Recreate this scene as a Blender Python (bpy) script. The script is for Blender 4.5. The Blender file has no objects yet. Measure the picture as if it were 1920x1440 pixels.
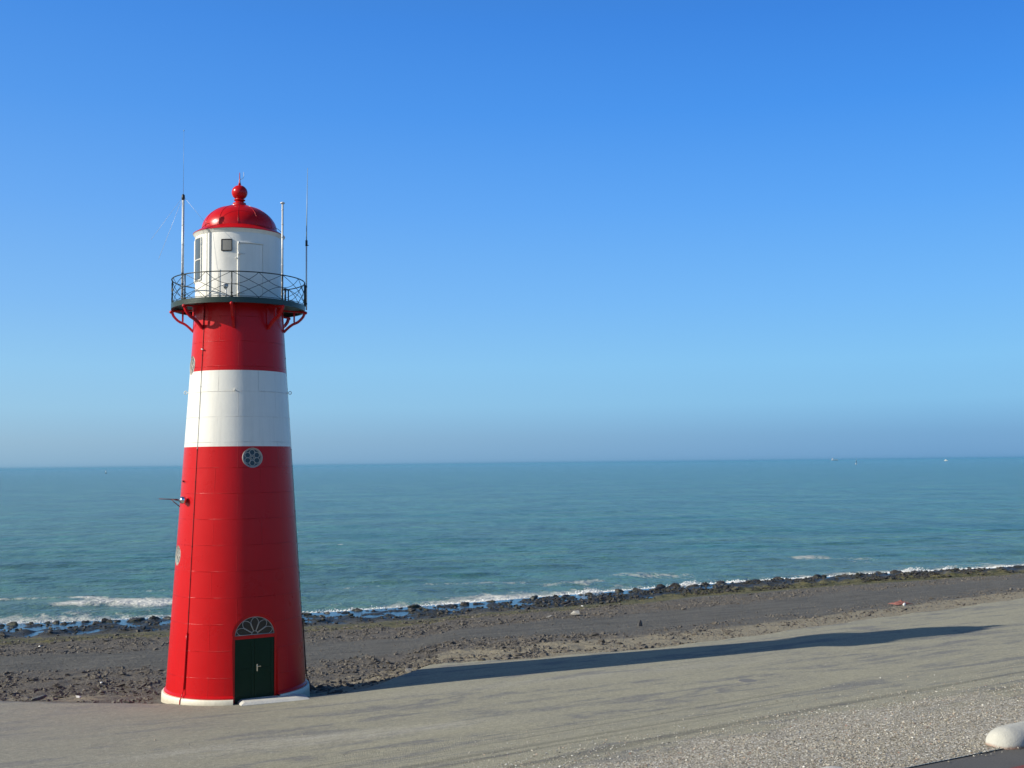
import bpy, bmesh, math, random
import numpy as np
from mathutils import Vector, Matrix

# ------------------------------------------------------------------ camera
SC = bpy.context.scene
COL = SC.collection
PI = math.pi
HC = 6.85
F_PX, W_PX, H_PX = 2110.0, 1920.0, 1440.0
PITCH = math.atan(148.5 / F_PX)
ROLL = math.radians(0.627)
r0 = np.array([1, 0, 0.]); u0 = np.array([0, -math.sin(PITCH), math.cos(PITCH)])
FW = np.array([0, math.cos(PITCH), math.sin(PITCH)])
CR = math.cos(ROLL) * r0 - math.sin(ROLL) * u0
CU = math.sin(ROLL) * r0 + math.cos(ROLL) * u0
cam_d = bpy.data.cameras.new('camera')
cam = bpy.data.objects.new('camera', cam_d); COL.objects.link(cam)
cam_d.sensor_width = 36.0; cam_d.lens = F_PX / W_PX * 36.0
cam_d.clip_start = 0.1; cam_d.clip_end = 60000
m = Matrix.Identity(4)
for i in range(3):
    m[i][0] = CR[i]; m[i][1] = CU[i]; m[i][2] = -FW[i]
m[2][3] = HC
cam.matrix_world = m
SC.camera = cam

# ------------------------------------------------------------------ sky, sun, exposure
SUN_TO = Vector((-0.9527, -0.3041, 0)).normalized()
SUN_EL = math.radians(28.1)
SUN_ROT = math.atan2(SUN_TO.x, SUN_TO.y)
world = bpy.data.worlds.new('World'); SC.world = world; world.use_nodes = True
wn = world.node_tree.nodes; wl = world.node_tree.links
sky = wn.new('ShaderNodeTexSky'); sky.sky_type = 'NISHITA'; sky.sun_disc = False
sky.sun_elevation = SUN_EL; sky.sun_rotation = SUN_ROT
sky.altitude = 0; sky.air_density = 1.0; sky.dust_density = 0.6; sky.ozone_density = 2.5
EXPO = 0.30
def wmath(op, a, b=0.0, clamp=False):
    nd = wn.new('ShaderNodeMath'); nd.operation = op; nd.use_clamp = clamp
    for sk, v in ((nd.inputs[0], a), (nd.inputs[1], b)):
        if isinstance(v, (int, float)): sk.default_value = v
        else: wl.new(v, sk)
    return nd.outputs[0]
def lin(c): return tuple((x / 255 / 12.92) if x <= 10 else ((x / 255 + .055) / 1.055) ** 2.4 for x in c)
def sky_ramp(fac, stops):
    nd = wn.new('ShaderNodeValToRGB'); cr = nd.color_ramp; cr.interpolation = 'B_SPLINE' if False else 'LINEAR'
    while len(cr.elements) < len(stops): cr.elements.new(.5)
    for e, (p, c) in zip(cr.elements, stops):
        e.position = p; e.color = (*lin(c), 1)
    wl.new(fac, nd.inputs[0]); return nd.outputs[0]
geo = wn.new('ShaderNodeTexCoord'); sx = wn.new('ShaderNodeSeparateXYZ'); wl.new(geo.outputs['Generated'], sx.inputs[0])
el = wmath('MAXIMUM', sx.outputs[2], 0.0)
toward = wmath('ADD', wmath('MULTIPLY', sx.outputs[0], SUN_TO.x), wmath('MULTIPLY', sx.outputs[1], SUN_TO.y))
sunward = wmath('MULTIPLY', wmath('ADD', toward, 0.62), 1 / 0.80, True)
# clear North Sea air: grey-blue murk at the horizon, deep blue overhead, paler on the side of the sun
far_side = sky_ramp(el, [(0, (104, 156, 205)), (.022, (108, 164, 212)), (.05, (124, 188, 234)), (.085, (126, 194, 244)), (.14, (112, 184, 250)), (.22, (88, 166, 249)), (.30, (64, 147, 241)), (.37, (52, 131, 227)), (.6, (38, 80, 138)), (1, (26, 48, 84))])
sun_side = sky_ramp(el, [(0, (140, 179, 208)), (.022, (150, 188, 215)), (.05, (152, 200, 232)), (.085, (146, 201, 241)), (.14, (128, 188, 246)), (.22, (106, 172, 246)), (.30, (84, 156, 240)), (.37, (70, 144, 233)), (.6, (52, 94, 146)), (1, (28, 51, 88))])
mixa = wn.new('ShaderNodeMix'); mixa.data_type = 'RGBA'
wl.new(sunward, mixa.inputs[0]); wl.new(far_side, mixa.inputs[6]); wl.new(sun_side, mixa.inputs[7])
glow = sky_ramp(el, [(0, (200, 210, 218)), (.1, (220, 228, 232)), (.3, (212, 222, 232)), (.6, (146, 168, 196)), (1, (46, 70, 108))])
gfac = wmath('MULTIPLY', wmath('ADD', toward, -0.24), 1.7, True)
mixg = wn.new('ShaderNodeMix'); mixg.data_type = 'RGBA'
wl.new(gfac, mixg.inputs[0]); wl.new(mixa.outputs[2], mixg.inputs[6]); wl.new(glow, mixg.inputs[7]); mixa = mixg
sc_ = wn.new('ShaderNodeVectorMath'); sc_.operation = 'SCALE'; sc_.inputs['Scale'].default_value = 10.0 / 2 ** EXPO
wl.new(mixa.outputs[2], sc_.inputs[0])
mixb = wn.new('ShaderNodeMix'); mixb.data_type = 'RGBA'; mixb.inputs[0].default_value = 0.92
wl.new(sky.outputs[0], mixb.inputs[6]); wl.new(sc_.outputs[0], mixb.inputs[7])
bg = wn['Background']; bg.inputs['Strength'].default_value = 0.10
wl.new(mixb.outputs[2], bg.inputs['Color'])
sd = bpy.data.lights.new('sun', 'SUN'); sd.energy = 4.7; sd.angle = math.radians(0.53); sd.color = (1.0, 0.93, 0.80)
sun = bpy.data.objects.new('sun', sd); COL.objects.link(sun)
dirv = Vector((SUN_TO.x * math.cos(SUN_EL), SUN_TO.y * math.cos(SUN_EL), math.sin(SUN_EL)))
sun.rotation_euler = dirv.to_track_quat('Z', 'Y').to_euler()
sun.location = (-30, -20, 40)
SC.view_settings.view_transform = 'Standard'; SC.view_settings.look = 'None'
SC.view_settings.exposure = EXPO; SC.view_settings.gamma = 1.0

rng = np.random.default_rng(7)
random.seed(5)

# ------------------------------------------------------------------ helpers
def tag(o, label, cat, group=None):
    o['label'] = label; o['category'] = cat
    if group: o['group'] = group
    return o

def thing(name, loc, label, cat, group=None, rz=0):
    o = bpy.data.objects.new(name, None); COL.objects.link(o)
    o.location = loc; o.rotation_euler = (0, 0, rz); o.empty_display_size = .3
    return tag(o, label, cat, group)

def mesh_np(name, V, Fq, mat=None, smooth=True, attrs=None, parent=None, mats=None, midx=None):
    """V (n,3); Fq (m,3) or (m,4)"""
    me = bpy.data.meshes.new(name)
    V = np.asarray(V, np.float32); Fq = np.asarray(Fq, np.int32)
    k = Fq.shape[1]
    me.vertices.add(len(V)); me.vertices.foreach_set('co', V.ravel())
    me.loops.add(Fq.size); me.loops.foreach_set('vertex_index', Fq.ravel())
    me.polygons.add(len(Fq))
    me.polygons.foreach_set('loop_start', np.arange(0, Fq.size, k, dtype=np.int32))
    me.polygons.foreach_set('loop_total', np.full(len(Fq), k, np.int32))
    me.polygons.foreach_set('use_smooth', np.full(len(Fq), smooth))
    for mm in (mats or ([mat] if mat else [])): me.materials.append(mm)
    if midx is not None: me.polygons.foreach_set('material_index', np.asarray(midx, np.int32))
    for an, av in (attrs or {}).items():
        av = np.asarray(av, np.float32)
        if av.ndim == 1:
            a = me.attributes.new(an, 'FLOAT', 'POINT'); a.data.foreach_set('value', av)
        else:
            a = me.attributes.new(an, 'FLOAT_COLOR', 'POINT'); a.data.foreach_set('color', av.ravel())
    me.update(calc_edges=True)
    o = bpy.data.objects.new(name, me); COL.objects.link(o)
    if parent: o.parent = parent
    return o

def obj_bm(name, bm, mat, parent=None, smooth=False, mats=None):
    me = bpy.data.meshes.new(name)
    bm.normal_update()
    bm.to_mesh(me); bm.free()
    for p in me.polygons: p.use_smooth = smooth
    for mm in (mats or [mat]): me.materials.append(mm)
    o = bpy.data.objects.new(name, me); COL.objects.link(o)
    if parent: o.parent = parent
    return o

def auto_smooth(o, ang=35):
    me = o.data
    for p in me.polygons: p.use_smooth = True
    bm = bmesh.new(); bm.from_mesh(me)
    for e in bm.edges:
        e.smooth = not (len(e.link_faces) == 2 and e.calc_face_angle(0) > math.radians(ang))
    bm.to_mesh(me); bm.free()
    return o

def grid_faces(nu, nv):
    i = np.arange(nu * nv).reshape(nv, nu)
    return np.stack([i[:-1, :-1], i[:-1, 1:], i[1:, 1:], i[1:, :-1]], -1).reshape(-1, 4)

_P = np.random.default_rng(3).random((256, 256))
def vnoise(x, y):
    xi = np.floor(x).astype(int); yi = np.floor(y).astype(int)
    fx = x - xi; fy = y - yi
    fx = fx * fx * (3 - 2 * fx); fy = fy * fy * (3 - 2 * fy)
    g = lambda a, b: _P[a & 255, b & 255]
    return (g(xi, yi) * (1 - fx) + g(xi + 1, yi) * fx) * (1 - fy) + (g(xi, yi + 1) * (1 - fx) + g(xi + 1, yi + 1) * fx) * fy
def fbm(x, y, o=4, g=.5):
    s = 0; a = 1; t = 0
    for k in range(o):
        s = s + a * vnoise(x * 2 ** k + 17.3 * k, y * 2 ** k + 5.1 * k); t += a; a *= g
    return s / t
def sstep(a, b, x):
    t = np.clip((x - a) / (b - a), 0, 1); return t * t * (3 - 2 * t)

def tube(bm, pts, r, seg=6, closed=False, cap=True):
    pts = [Vector(p) for p in pts]; n = len(pts)
    rs = r if isinstance(r, (list, tuple)) else [r] * n
    rings = []
    prev = None
    for i, p in enumerate(pts):
        if closed: t = pts[(i + 1) % n] - pts[i - 1]
        else: t = pts[min(i + 1, n - 1)] - pts[max(i - 1, 0)]
        t.normalize()
        if prev is None:
            a = Vector((0, 0, 1)) if abs(t.z) < .9 else Vector((1, 0, 0))
            x = t.cross(a).normalized()
        else:
            x = (prev - t * prev.dot(t)).normalized()
        prev = x; y = t.cross(x)
        rings.append([bm.verts.new(p + (x * math.cos(2 * PI * k / seg) + y * math.sin(2 * PI * k / seg)) * rs[i]) for k in range(seg)])
    m_ = n if closed else n - 1
    for i in range(m_):
        A, B = rings[i], rings[(i + 1) % n]
        for k in range(seg):
            bm.faces.new((A[k], A[(k + 1) % seg], B[(k + 1) % seg], B[k]))
    if cap and not closed:
        bm.faces.new(rings[0][::-1]); bm.faces.new(rings[-1])

def box(bm, c, s, rot=None):
    r = bmesh.ops.create_cube(bm, size=1)
    M = Matrix.Translation(Vector(c)) @ (rot.to_4x4() if rot else Matrix.Identity(4)) @ Matrix.Diagonal((*s, 1))
    bmesh.ops.transform(bm, matrix=M, verts=r['verts'])
    return r['verts']

def lathe(bm, prof, seg=96, close_top=False, close_bot=False, mat_of=None, a0=0):
    rings = []
    for (r, z) in prof:
        rings.append([bm.verts.new((r * math.cos(a0 + 2 * PI * k / seg), r * math.sin(a0 + 2 * PI * k / seg), z)) for k in range(seg)])
    for i in range(len(prof) - 1):
        for k in range(seg):
            f = bm.faces.new((rings[i][k], rings[i][(k + 1) % seg], rings[i + 1][(k + 1) % seg], rings[i + 1][k]))
            if mat_of: f.material_index = mat_of(i)
    if close_bot: bm.faces.new(rings[0][::-1])
    if close_top: bm.faces.new(rings[-1])
    return rings

# ------------------------------------------------------------------ node helpers
class NT:
    def __init__(s, name):
        s.mat = bpy.data.materials.new(name); s.mat.use_nodes = True
        s.t = s.mat.node_tree; s.n = s.t.nodes; s.b = s.n['Principled BSDF']
    def node(s, typ, **kw):
        nd = s.n.new(typ)
        for k, v in kw.items():
            if k.startswith('i_'): nd.inputs[k[2:].replace('_', ' ')].default_value = v
            else: setattr(nd, k, v)
        return nd
    def link(s, a, b): s.t.links.new(a, b)
    def coord(s, rot=0, scale=(1, 1, 1), kind='Object'):
        tc = s.node('ShaderNodeTexCoord'); mp = s.node('ShaderNodeMapping')
        mp.vector_type = 'TEXTURE' if False else 'POINT'
        mp.inputs['Rotation'].default_value = (0, 0, rot); mp.inputs['Scale'].default_value = scale
        s.link(tc.outputs[kind], mp.inputs['Vector']); return mp.outputs[0]
    def coord_dir(s, deg, along, across, z=1):
        """noise coordinates stretched along a ground direction"""
        a = s.coord(rot=math.radians(-deg))
        mp = s.node('ShaderNodeMapping'); mp.inputs['Scale'].default_value = (along, across, z)
        s.link(a, mp.inputs['Vector']); return mp.outputs[0]
    def noise(s, vec, scale, detail=4, rough=.55, dist=0):
        nd = s.node('ShaderNodeTexNoise'); nd.inputs['Scale'].default_value = scale
        nd.inputs['Detail'].default_value = detail; nd.inputs['Roughness'].default_value = rough
        nd.inputs['Distortion'].default_value = dist
        if vec is not None: s.link(vec, nd.inputs['Vector'])
        return nd.outputs['Fac']
    def ramp(s, fac, stops, interp='LINEAR'):
        nd = s.node('ShaderNodeValToRGB'); cr = nd.color_ramp; cr.interpolation = interp
        while len(cr.elements) < len(stops): cr.elements.new(.5)
        for e, (p, c) in zip(cr.elements, stops):
            e.position = p; e.color = (*c, 1) if not isinstance(c, (int, float)) else (c, c, c, 1)
        s.link(fac, nd.inputs[0]); return nd.outputs[0]
    def mix(s, fac, a, b, mode='MIX'):
        nd = s.node('ShaderNodeMix', data_type='RGBA', blend_type=mode)
        for sock, v in ((nd.inputs[0], fac), (nd.inputs[6], a), (nd.inputs[7], b)):
            if isinstance(v, (int, float)): sock.default_value = v
            elif isinstance(v, tuple): sock.default_value = (*v, 1)
            else: s.link(v, sock)
        return nd.outputs[2]
    def math(s, op, a, b=0, clamp=False):
        nd = s.node('ShaderNodeMath', operation=op); nd.use_clamp = clamp
        for sock, v in ((nd.inputs[0], a), (nd.inputs[1], b)):
            if isinstance(v, (int, float)): sock.default_value = v
            else: s.link(v, sock)
        return nd.outputs[0]
    def attr(s, name):
        nd = s.node('ShaderNodeAttribute'); nd.attribute_name = name; return nd
    def bump(s, h, dist, strength=1, nrm=None):
        nd = s.node('ShaderNodeBump'); nd.inputs['Distance'].default_value = dist; nd.inputs['Strength'].default_value = strength
        s.link(h, nd.inputs['Height'])
        if nrm is not None: s.link(nrm, nd.inputs['Normal'])
        return nd.outputs[0]
    def out(s, color=None, rough=.6, normal=None, spec=.5, metal=0):
        b = s.b
        if color is not None:
            if isinstance(color, tuple): b.inputs['Base Color'].default_value = (*color, 1)
            else: s.link(color, b.inputs['Base Color'])
        if isinstance(rough, (int, float)): b.inputs['Roughness'].default_value = rough
        else: s.link(rough, b.inputs['Roughness'])
        if normal is not None: s.link(normal, b.inputs['Normal'])
        b.inputs['Specular IOR Level'].default_value = spec; b.inputs['Metallic'].default_value = metal
        return s.mat

def simple(name, col, rough=.5, metal=0, var=.12, scale=6, bump=0.0, bscale=40, spec=.5):
    t = NT(name); v = t.coord()
    nz = t.noise(v, scale, 5)
    c = t.mix(nz, tuple(x * (1 - var) for x in col), tuple(min(1, x * (1 + var)) for x in col))
    nrm = t.bump(t.noise(v, bscale, 3), bump) if bump else None
    return t.out(c, rough, nrm, spec, metal)

# ------------------------------------------------------------------ terrain functions
TD = math.radians(29.0)                                   # direction of the dike road
ND = np.array([-math.sin(TD), math.cos(TD)]); AD = np.array([math.cos(TD), math.sin(TD)])
def ray_px(px, py): return FW * F_PX + CR * (px - W_PX / 2) + CU * (H_PX / 2 - py)
def rise(x, y):                                          # the pavement climbs gently along the shore
    g = (x + 8.51) * .9716 + (y - 34.92) * .2368 - 2.0
    return .0225 * np.clip((g + np.sqrt(g * g + 4)) / 2, 0, 60)
def land_z(x, y):
    s = x * ND[0] + y * ND[1]; w = sstep(13.0, 23.0, s)
    h = np.clip(-(x + 8.51) * .2368 + (y - 34.92) * .9716, -14, 14)   # cross-fall towards the sea
    dip = .13 * np.exp(-((x + 8.2) ** 2 + (y - 33.9) ** 2) / 16.0)
    return (rise(x, y) - .064 * h - dip) * w + 1.8 * (1 - w) + 3.4 * (1 - sstep(-2.5, 8.0, s))
def sstep(a, b, x):
    t = np.clip((x - a) / (b - a), 0, 1); return t * t * (3 - 2 * t)
def on_land(px, py):
    d = ray_px(px, py)
    for k in np.arange(15, 120, .02):
        p = d / d[1] * k
        if p[2] + HC <= float(land_z(p[0], k)): return p[0], k
_e = [on_land(*q) for q in ((0, 1315), (280, 1321), (355, 1320), (500, 1315), (590, 1306), (640, 1299), (680, 1291), (715, 1281), (740, 1271), (762, 1263), (780, 1257), (805, 1247), (840, 1242), (880, 1241), (1000, 1234), (1200, 1218), (1400, 1194), (1640, 1160), (1780, 1141), (1920, 1121))]
XA = [-90, -40] + [q[0] for q in _e] + [48, 120]
YA = [9, 24] + [q[1] for q in _e] + [_e[-1][1] + (48 - _e[-1][0]) * .66, _e[-1][1] + (48 - _e[-1][0]) * .66 + 72 * .60]
XB = [-90, -30.4, -25.9, -20.7, -12.1, -5.7, 1.3, 13.3, 26.9, 43.1, 120]      # the row of boulders
YB = [62, 67.2, 68.0, 69.6, 70.8, 73.6, 77.5, 84.2, 90.2, 96.0, 126]
Z_SEA = -2.8
Z_POOL = -2.43
def yA(x): return np.interp(x, XA, YA)
def yB(x): return np.interp(x, XB, YB)
def beach_t(x, y):
    a = yA(x); return (y - a) / (yB(x) - a)
def rubble_mask(x, t):
    """where stones lie loose on the beach: (lower band, upper band)"""
    wob = (fbm(x * .18, t * 5 + 3, 3) - .5) * .16
    tt = t + wob
    lo = sstep(.0, .04, tt) * (1 - sstep(.20, .29, tt)) * (1 - .75 * sstep(2, 10, x)) * (1 - .3 * sstep(-11.5, -9.5, x) * (1 - sstep(-8, -7, x)))
    up = sstep(.47, .54, tt) * (1 - sstep(.74, .80, tt)) * (1 - .55 * sstep(5, 22, x))
    return lo, up
def beach_z(x, y, rough=True):
    t = beach_t(x, y)
    tc = np.clip(t, 0, 1)
    z = np.where(t < .86, -2.38 * tc / .86 + land_z(x, yA(x)) * (1 - np.clip(tc / .86, 0, 1)) ** 1.25, np.where(t < 1, -2.38 - .14 * (t - .86) / .14, -2.52 - (t - 1) * 24))
    z = np.maximum(z, -4.4)
    notch = np.exp(-((x + 5.3) / 3.6) ** 2) * sstep(-.01, .04, t) * (1 - sstep(.06, .3, t))
    left = (1 - sstep(-12, -9.5, x)) * sstep(-.01, .03, t) * (1 - sstep(.05, .3, t))
    z = z - .20 * notch - .07 * left - .012
    if rough:
        lo, up = rubble_mask(x, t)
        z = z + (fbm(x * .5, y * .5, 3) - .5) * .10 * sstep(0.0, .06, t) + (fbm(x * 1.9, y * 1.9, 3) - .5) * (.05 + .14 * lo + .16 * up) * sstep(0.0, .05, t)
        pool = sstep(.83, .9, t)
        z = z + pool * ((fbm(x * 1.3 + 40, y * 1.3, 4) - .5) * .50 + .05)
        z = z + sstep(3, 20, x) * pool * .12
    return z
def ground_at(px, py, zf=None):
    """point of the ground seen at a pixel of the photograph"""
    d = FW * F_PX + CR * (px - W_PX / 2) + CU * (H_PX / 2 - py)
    for k in np.arange(12, 160, .02):
        p = d / d[1] * k
        gz = float(beach_z(p[0], k, False)) if k > yA(p[0]) else float(land_z(p[0], k))
        if p[2] + HC <= gz: return np.array([p[0], k, gz])
    return None
def sea_at(px, py):
    d = FW * F_PX + CR * (px - W_PX / 2) + CU * (H_PX / 2 - py)
    k = (Z_SEA - HC) / d[2]
    return d * k + np.array([0, 0, HC])

# ------------------------------------------------------------------ materials of the setting
def asphalt_nodes(t):
    v = t.coord(); st = t.coord_dir(29, .22, .95)
    big = t.noise(st, 1.0, 7, .66, .6)
    st2 = t.coord_dir(32, .05, 1.5); trk = t.noise(st2, 1.0, 5, .65, .4)
    med = t.noise(v, 1.1, 6, .66); fine = t.noise(v, 30, 3, .7); grit = t.noise(v, 95, 2, .8)
    sand = (0.345, 0.327, 0.244); grey = (0.222, 0.217, 0.196); pale = (0.42, 0.40, 0.335)
    pat = t.noise(t.coord_dir(28, .20, .85), 1.0, 6, .64, 1.0)
    f = t.math('ADD', t.math('MULTIPLY', pat, .62), t.math('MULTIPLY', trk, .16))
    f = t.math('ADD', f, t.math('MULTIPLY', med, .22))
    f = t.math('ADD', f, t.math('MULTIPLY', t.math('SUBTRACT', t.noise(v, 9, 4, .8), .5), .16))
    c = t.mix(t.ramp(f, [(.43, 1.0), (.475, .25), (.55, 0.0)]), sand, grey)
    pa = t.math('MULTIPLY', t.attr('pale').outputs['Fac'], t.ramp(t.noise(st, 1.8, 5, .65), [(.35, 0.0), (.62, 1.0)]))
    c = t.mix(pa, c, pale)
    gr = t.attr('greyer').outputs['Fac']
    c = t.mix(gr, c, t.mix(med, (.225, .22, .20), (.29, .28, .25)))
    c = t.mix(1.0, c, t.ramp(t.noise(v, 7, 4, .75), [(.3, (.80, .80, .80)), (.7, (1.17, 1.17, 1.15))]), 'MULTIPLY')
    c = t.mix(1.0, c, t.ramp(fine, [(.3, (.66, .66, .66)), (.7, (1.28, 1.28, 1.26))]), 'MULTIPLY')
    c = t.mix(1.0, c, t.ramp(grit, [(.35, (.70, .70, .70)), (.6, (1.05, 1.05, 1.05)), (.72, (1.75, 1.72, 1.65))]), 'MULTIPLY')
    return v, c, fine, grit
def mat_asphalt():
    t = NT('sandy_asphalt')
    v, c, fine, grit = asphalt_nodes(t)
    h = t.math('ADD', t.math('MULTIPLY', fine, .5), t.math('MULTIPLY', grit, .5))
    return t.out(c, .9, t.bump(h, .012, .6, ), .25)

def mat_beach():
    t = NT('basalt_beach')
    v = t.coord(); st = t.coord_dir(25, .35, 1.2)
    a = t.attr('tt').outputs['Fac']; sandm = t.attr('sand').outputs['Fac']; alg = t.attr('algae').outputs['Fac']; rub = t.attr('rub').outputs['Fac']
    n1 = t.noise(v, .9, 6, .62); n2 = t.noise(v, 7, 4, .65); n3 = t.noise(v, 34, 3, .7); ns = t.noise(st, 1.1, 6, .65)
    base = t.mix(t.ramp(ns, [(.38, 0.0), (.62, 1.0)]), (.102, .098, .086), (.158, .151, .132))
    base = t.mix(rub, base, t.mix(n2, (.085, .076, .066), (.205, .185, .155)))
    vo = t.node('ShaderNodeTexVoronoi', feature='F1'); vo.inputs['Scale'].default_value = 4.5; t.link(v, vo.inputs['Vector'])
    sf = t.ramp(t.math('ADD', sandm, t.math('MULTIPLY', t.math('SUBTRACT', t.noise(st, 2.2, 6, .7), .5), 1.3)), [(.42, 0.0), (.62, 1.0)])
    base = t.mix(sf, base, t.mix(n2, (.235, .205, .145), (.35, .31, .225)))
    wet = t.ramp(a, [(.83, 0.0), (.89, 1.0)])
    base = t.mix(wet, base, t.mix(n2, (.022, .026, .022), (.070, .068, .052)))
    af = t.ramp(t.math('ADD', alg, t.math('MULTIPLY', t.math('SUBTRACT', t.noise(v, 3.2, 5, .7), .5), 1.2)), [(.40, 0.0), (.60, .9)])
    base = t.mix(af, base, t.mix(t.ramp(t.noise(v, 1.6, 5), [(.38, 0.0), (.62, 1.0)]), (.055, .062, .020), (.190, .170, .075)))
    base = t.mix(1.0, base, t.ramp(n3, [(.32, (.62, .62, .62)), (.68, (1.28, 1.28, 1.26))]), 'MULTIPLY')
    peb = t.ramp(t.noise(v, 21, 1, .5), [(.735, 0.0), (.76, 1.0)])
    base = t.mix(t.math('MULTIPLY', peb, .55), base, (.46, .43, .37))
    h = t.math('ADD', t.math('MULTIPLY', n2, .6), t.math('MULTIPLY', n3, .25))
    h = t.math('ADD', h, t.math('MULTIPLY', vo.outputs['Distance'], .25))
    hd = t.bump(h, .20, .9)
    rg = t.math('SUBTRACT', .92, t.math('MULTIPLY', wet, .5))
    return t.out(base, rg, hd, .3)

def mat_gravel():
    t = NT('shell_gravel'); v = t.coord()
    vo = t.node('ShaderNodeTexVoronoi', feature='F1'); vo.inputs['Scale'].default_value = 30; t.link(v, vo.inputs['Vector'])
    sep = t.node('ShaderNodeSeparateColor'); t.link(vo.outputs['Color'], sep.inputs[0])
    c = t.ramp(sep.outputs[0], [(0, (.14, .125, .095)), (.3, (.27, .245, .19)), (.65, (.37, .34, .27)), (.9, (.48, .45, .385)), (1, (.62, .60, .55))])
    f = t.attr('cover').outputs['Fac']
    _, sandc, fine, grit = asphalt_nodes(t)
    trk2 = t.ramp(t.noise(t.coord_dir(35, .03, 2.2), 1.0, 4, .6), [(.40, .72), (.47, 1.0)])
    sandc = t.mix(1.0, sandc, trk2, 'MULTIPLY')
    m_ = t.ramp(t.math('ADD', f, t.math('MULTIPLY', t.math('SUBTRACT', t.noise(v, 1.3, 6, .75), .5), .8)), [(.38, 0.0), (.62, 1.0)])
    c = t.mix(m_, sandc, c)
    h = t.math('SUBTRACT', 1.0, vo.outputs['Distance'])
    return t.out(c, .85, t.bump(h, .02, .7), .25)

def mat_road():
    t = NT('road_asphalt'); v = t.coord()
    c = t.mix(t.noise(v, 1.2, 5), (.085, .083, .080), (.115, .113, .108))
    c = t.mix(1.0, c, t.ramp(t.noise(v, 60, 3, .8), [(.3, (.7, .7, .7)), (.7, (1.35, 1.35, 1.35))]), 'MULTIPLY')
    return t.out(c, .85, t.bump(t.noise(v, 80, 2), .008, .6), .3)

def mat_sea():
    t = NT('sea_water')
    v = t.coord(); st = t.coord_dir(12, .32, 1.0)
    big = t.noise(t.coord_dir(12, .012, .045), 1.0, 5, .6)
    mid = t.noise(t.coord_dir(12, .05, .22), 1.0, 5, .6)
    c = t.mix(t.ramp(big, [(.35, 0.0), (.65, 1.0)]), (.022, .122, .092), (.046, .146, .088))
    c = t.mix(t.ramp(mid, [(.35, 0.0), (.7, .65)]), c, (.085, .132, .080))
    chop_shade = t.noise(t.coord_dir(9, .42, .17), 1.0, 7, .70, .5); chop_shade2 = t.noise(t.coord_dir(10, .06, .045), 1.0, 6, .68)  # light and dark of wave slopes, with sediment tone, painted into the water colour
    c = t.mix(1.0, c, t.ramp(t.math('ADD', t.math('MULTIPLY', chop_shade, .6), t.math('MULTIPLY', chop_shade2, .4)), [(.38, (.46, .52, .60)), (.5, (1.0, 1.0, 1.0)), (.62, (1.85, 1.62, 1.45))]), 'MULTIPLY')
    near = t.attr('near').outputs['Fac']
    c = t.mix(t.math('MULTIPLY', near, .6), c, (.135, .185, .125))
    foam = t.attr('foam').outputs['Fac']
    fn = t.noise(t.coord_dir(10, .42, .26), 1.0, 9, .74, 1.2); fn2 = t.noise(t.coord_dir(10, 1.6, .8), 1.0, 6, .75, .6)
    fn3 = t.math('ADD', t.math('MULTIPLY', fn, .65), t.math('MULTIPLY', fn2, .35))
    ff = t.ramp(t.math('ADD', foam, t.math('MULTIPLY', t.math('SUBTRACT', fn3, .5), 2.6)), [(.52, 0.0), (.70, .45), (1.05, 1.0)])
    c = t.mix(ff, c, (.64, .64, .59))
    w1 = t.noise(t.coord_dir(12, .30, .30), 1.0, 5, .6)
    w2 = t.noise(t.coord_dir(6, 1.1, 1.0), 1.0, 5, .62)
    w3 = t.noise(t.coord_dir(18, 3.2, 5.5), 1.0, 4, .6)
    h = t.math('ADD', t.math('MULTIPLY', w1, .85), t.math('ADD', t.math('MULTIPLY', w2, .34), t.math('MULTIPLY', w3, .12)))
    nrm = t.bump(h, 1.0, 1.0)
    rg = t.math('ADD', .17, t.math('MULTIPLY', ff, .6))
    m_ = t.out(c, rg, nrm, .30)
    t.b.inputs['IOR'].default_value = 1.33
    return m_

M_ASPH = mat_asphalt(); M_BEACH = mat_beach(); M_GRAV = mat_gravel(); M_ROAD = mat_road(); M_SEA = mat_sea()
M_CYCLE = simple('red_asphalt', (.19, .045, .038), .85, var=.2, scale=5, bump=.006, bscale=80)
M_GRASS = simple('grass_slope', (.07, .095, .03), .9, var=.35, scale=3, bump=.04, bscale=20)

def kind(o, k='structure'):
    o['kind'] = k; return o

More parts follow.
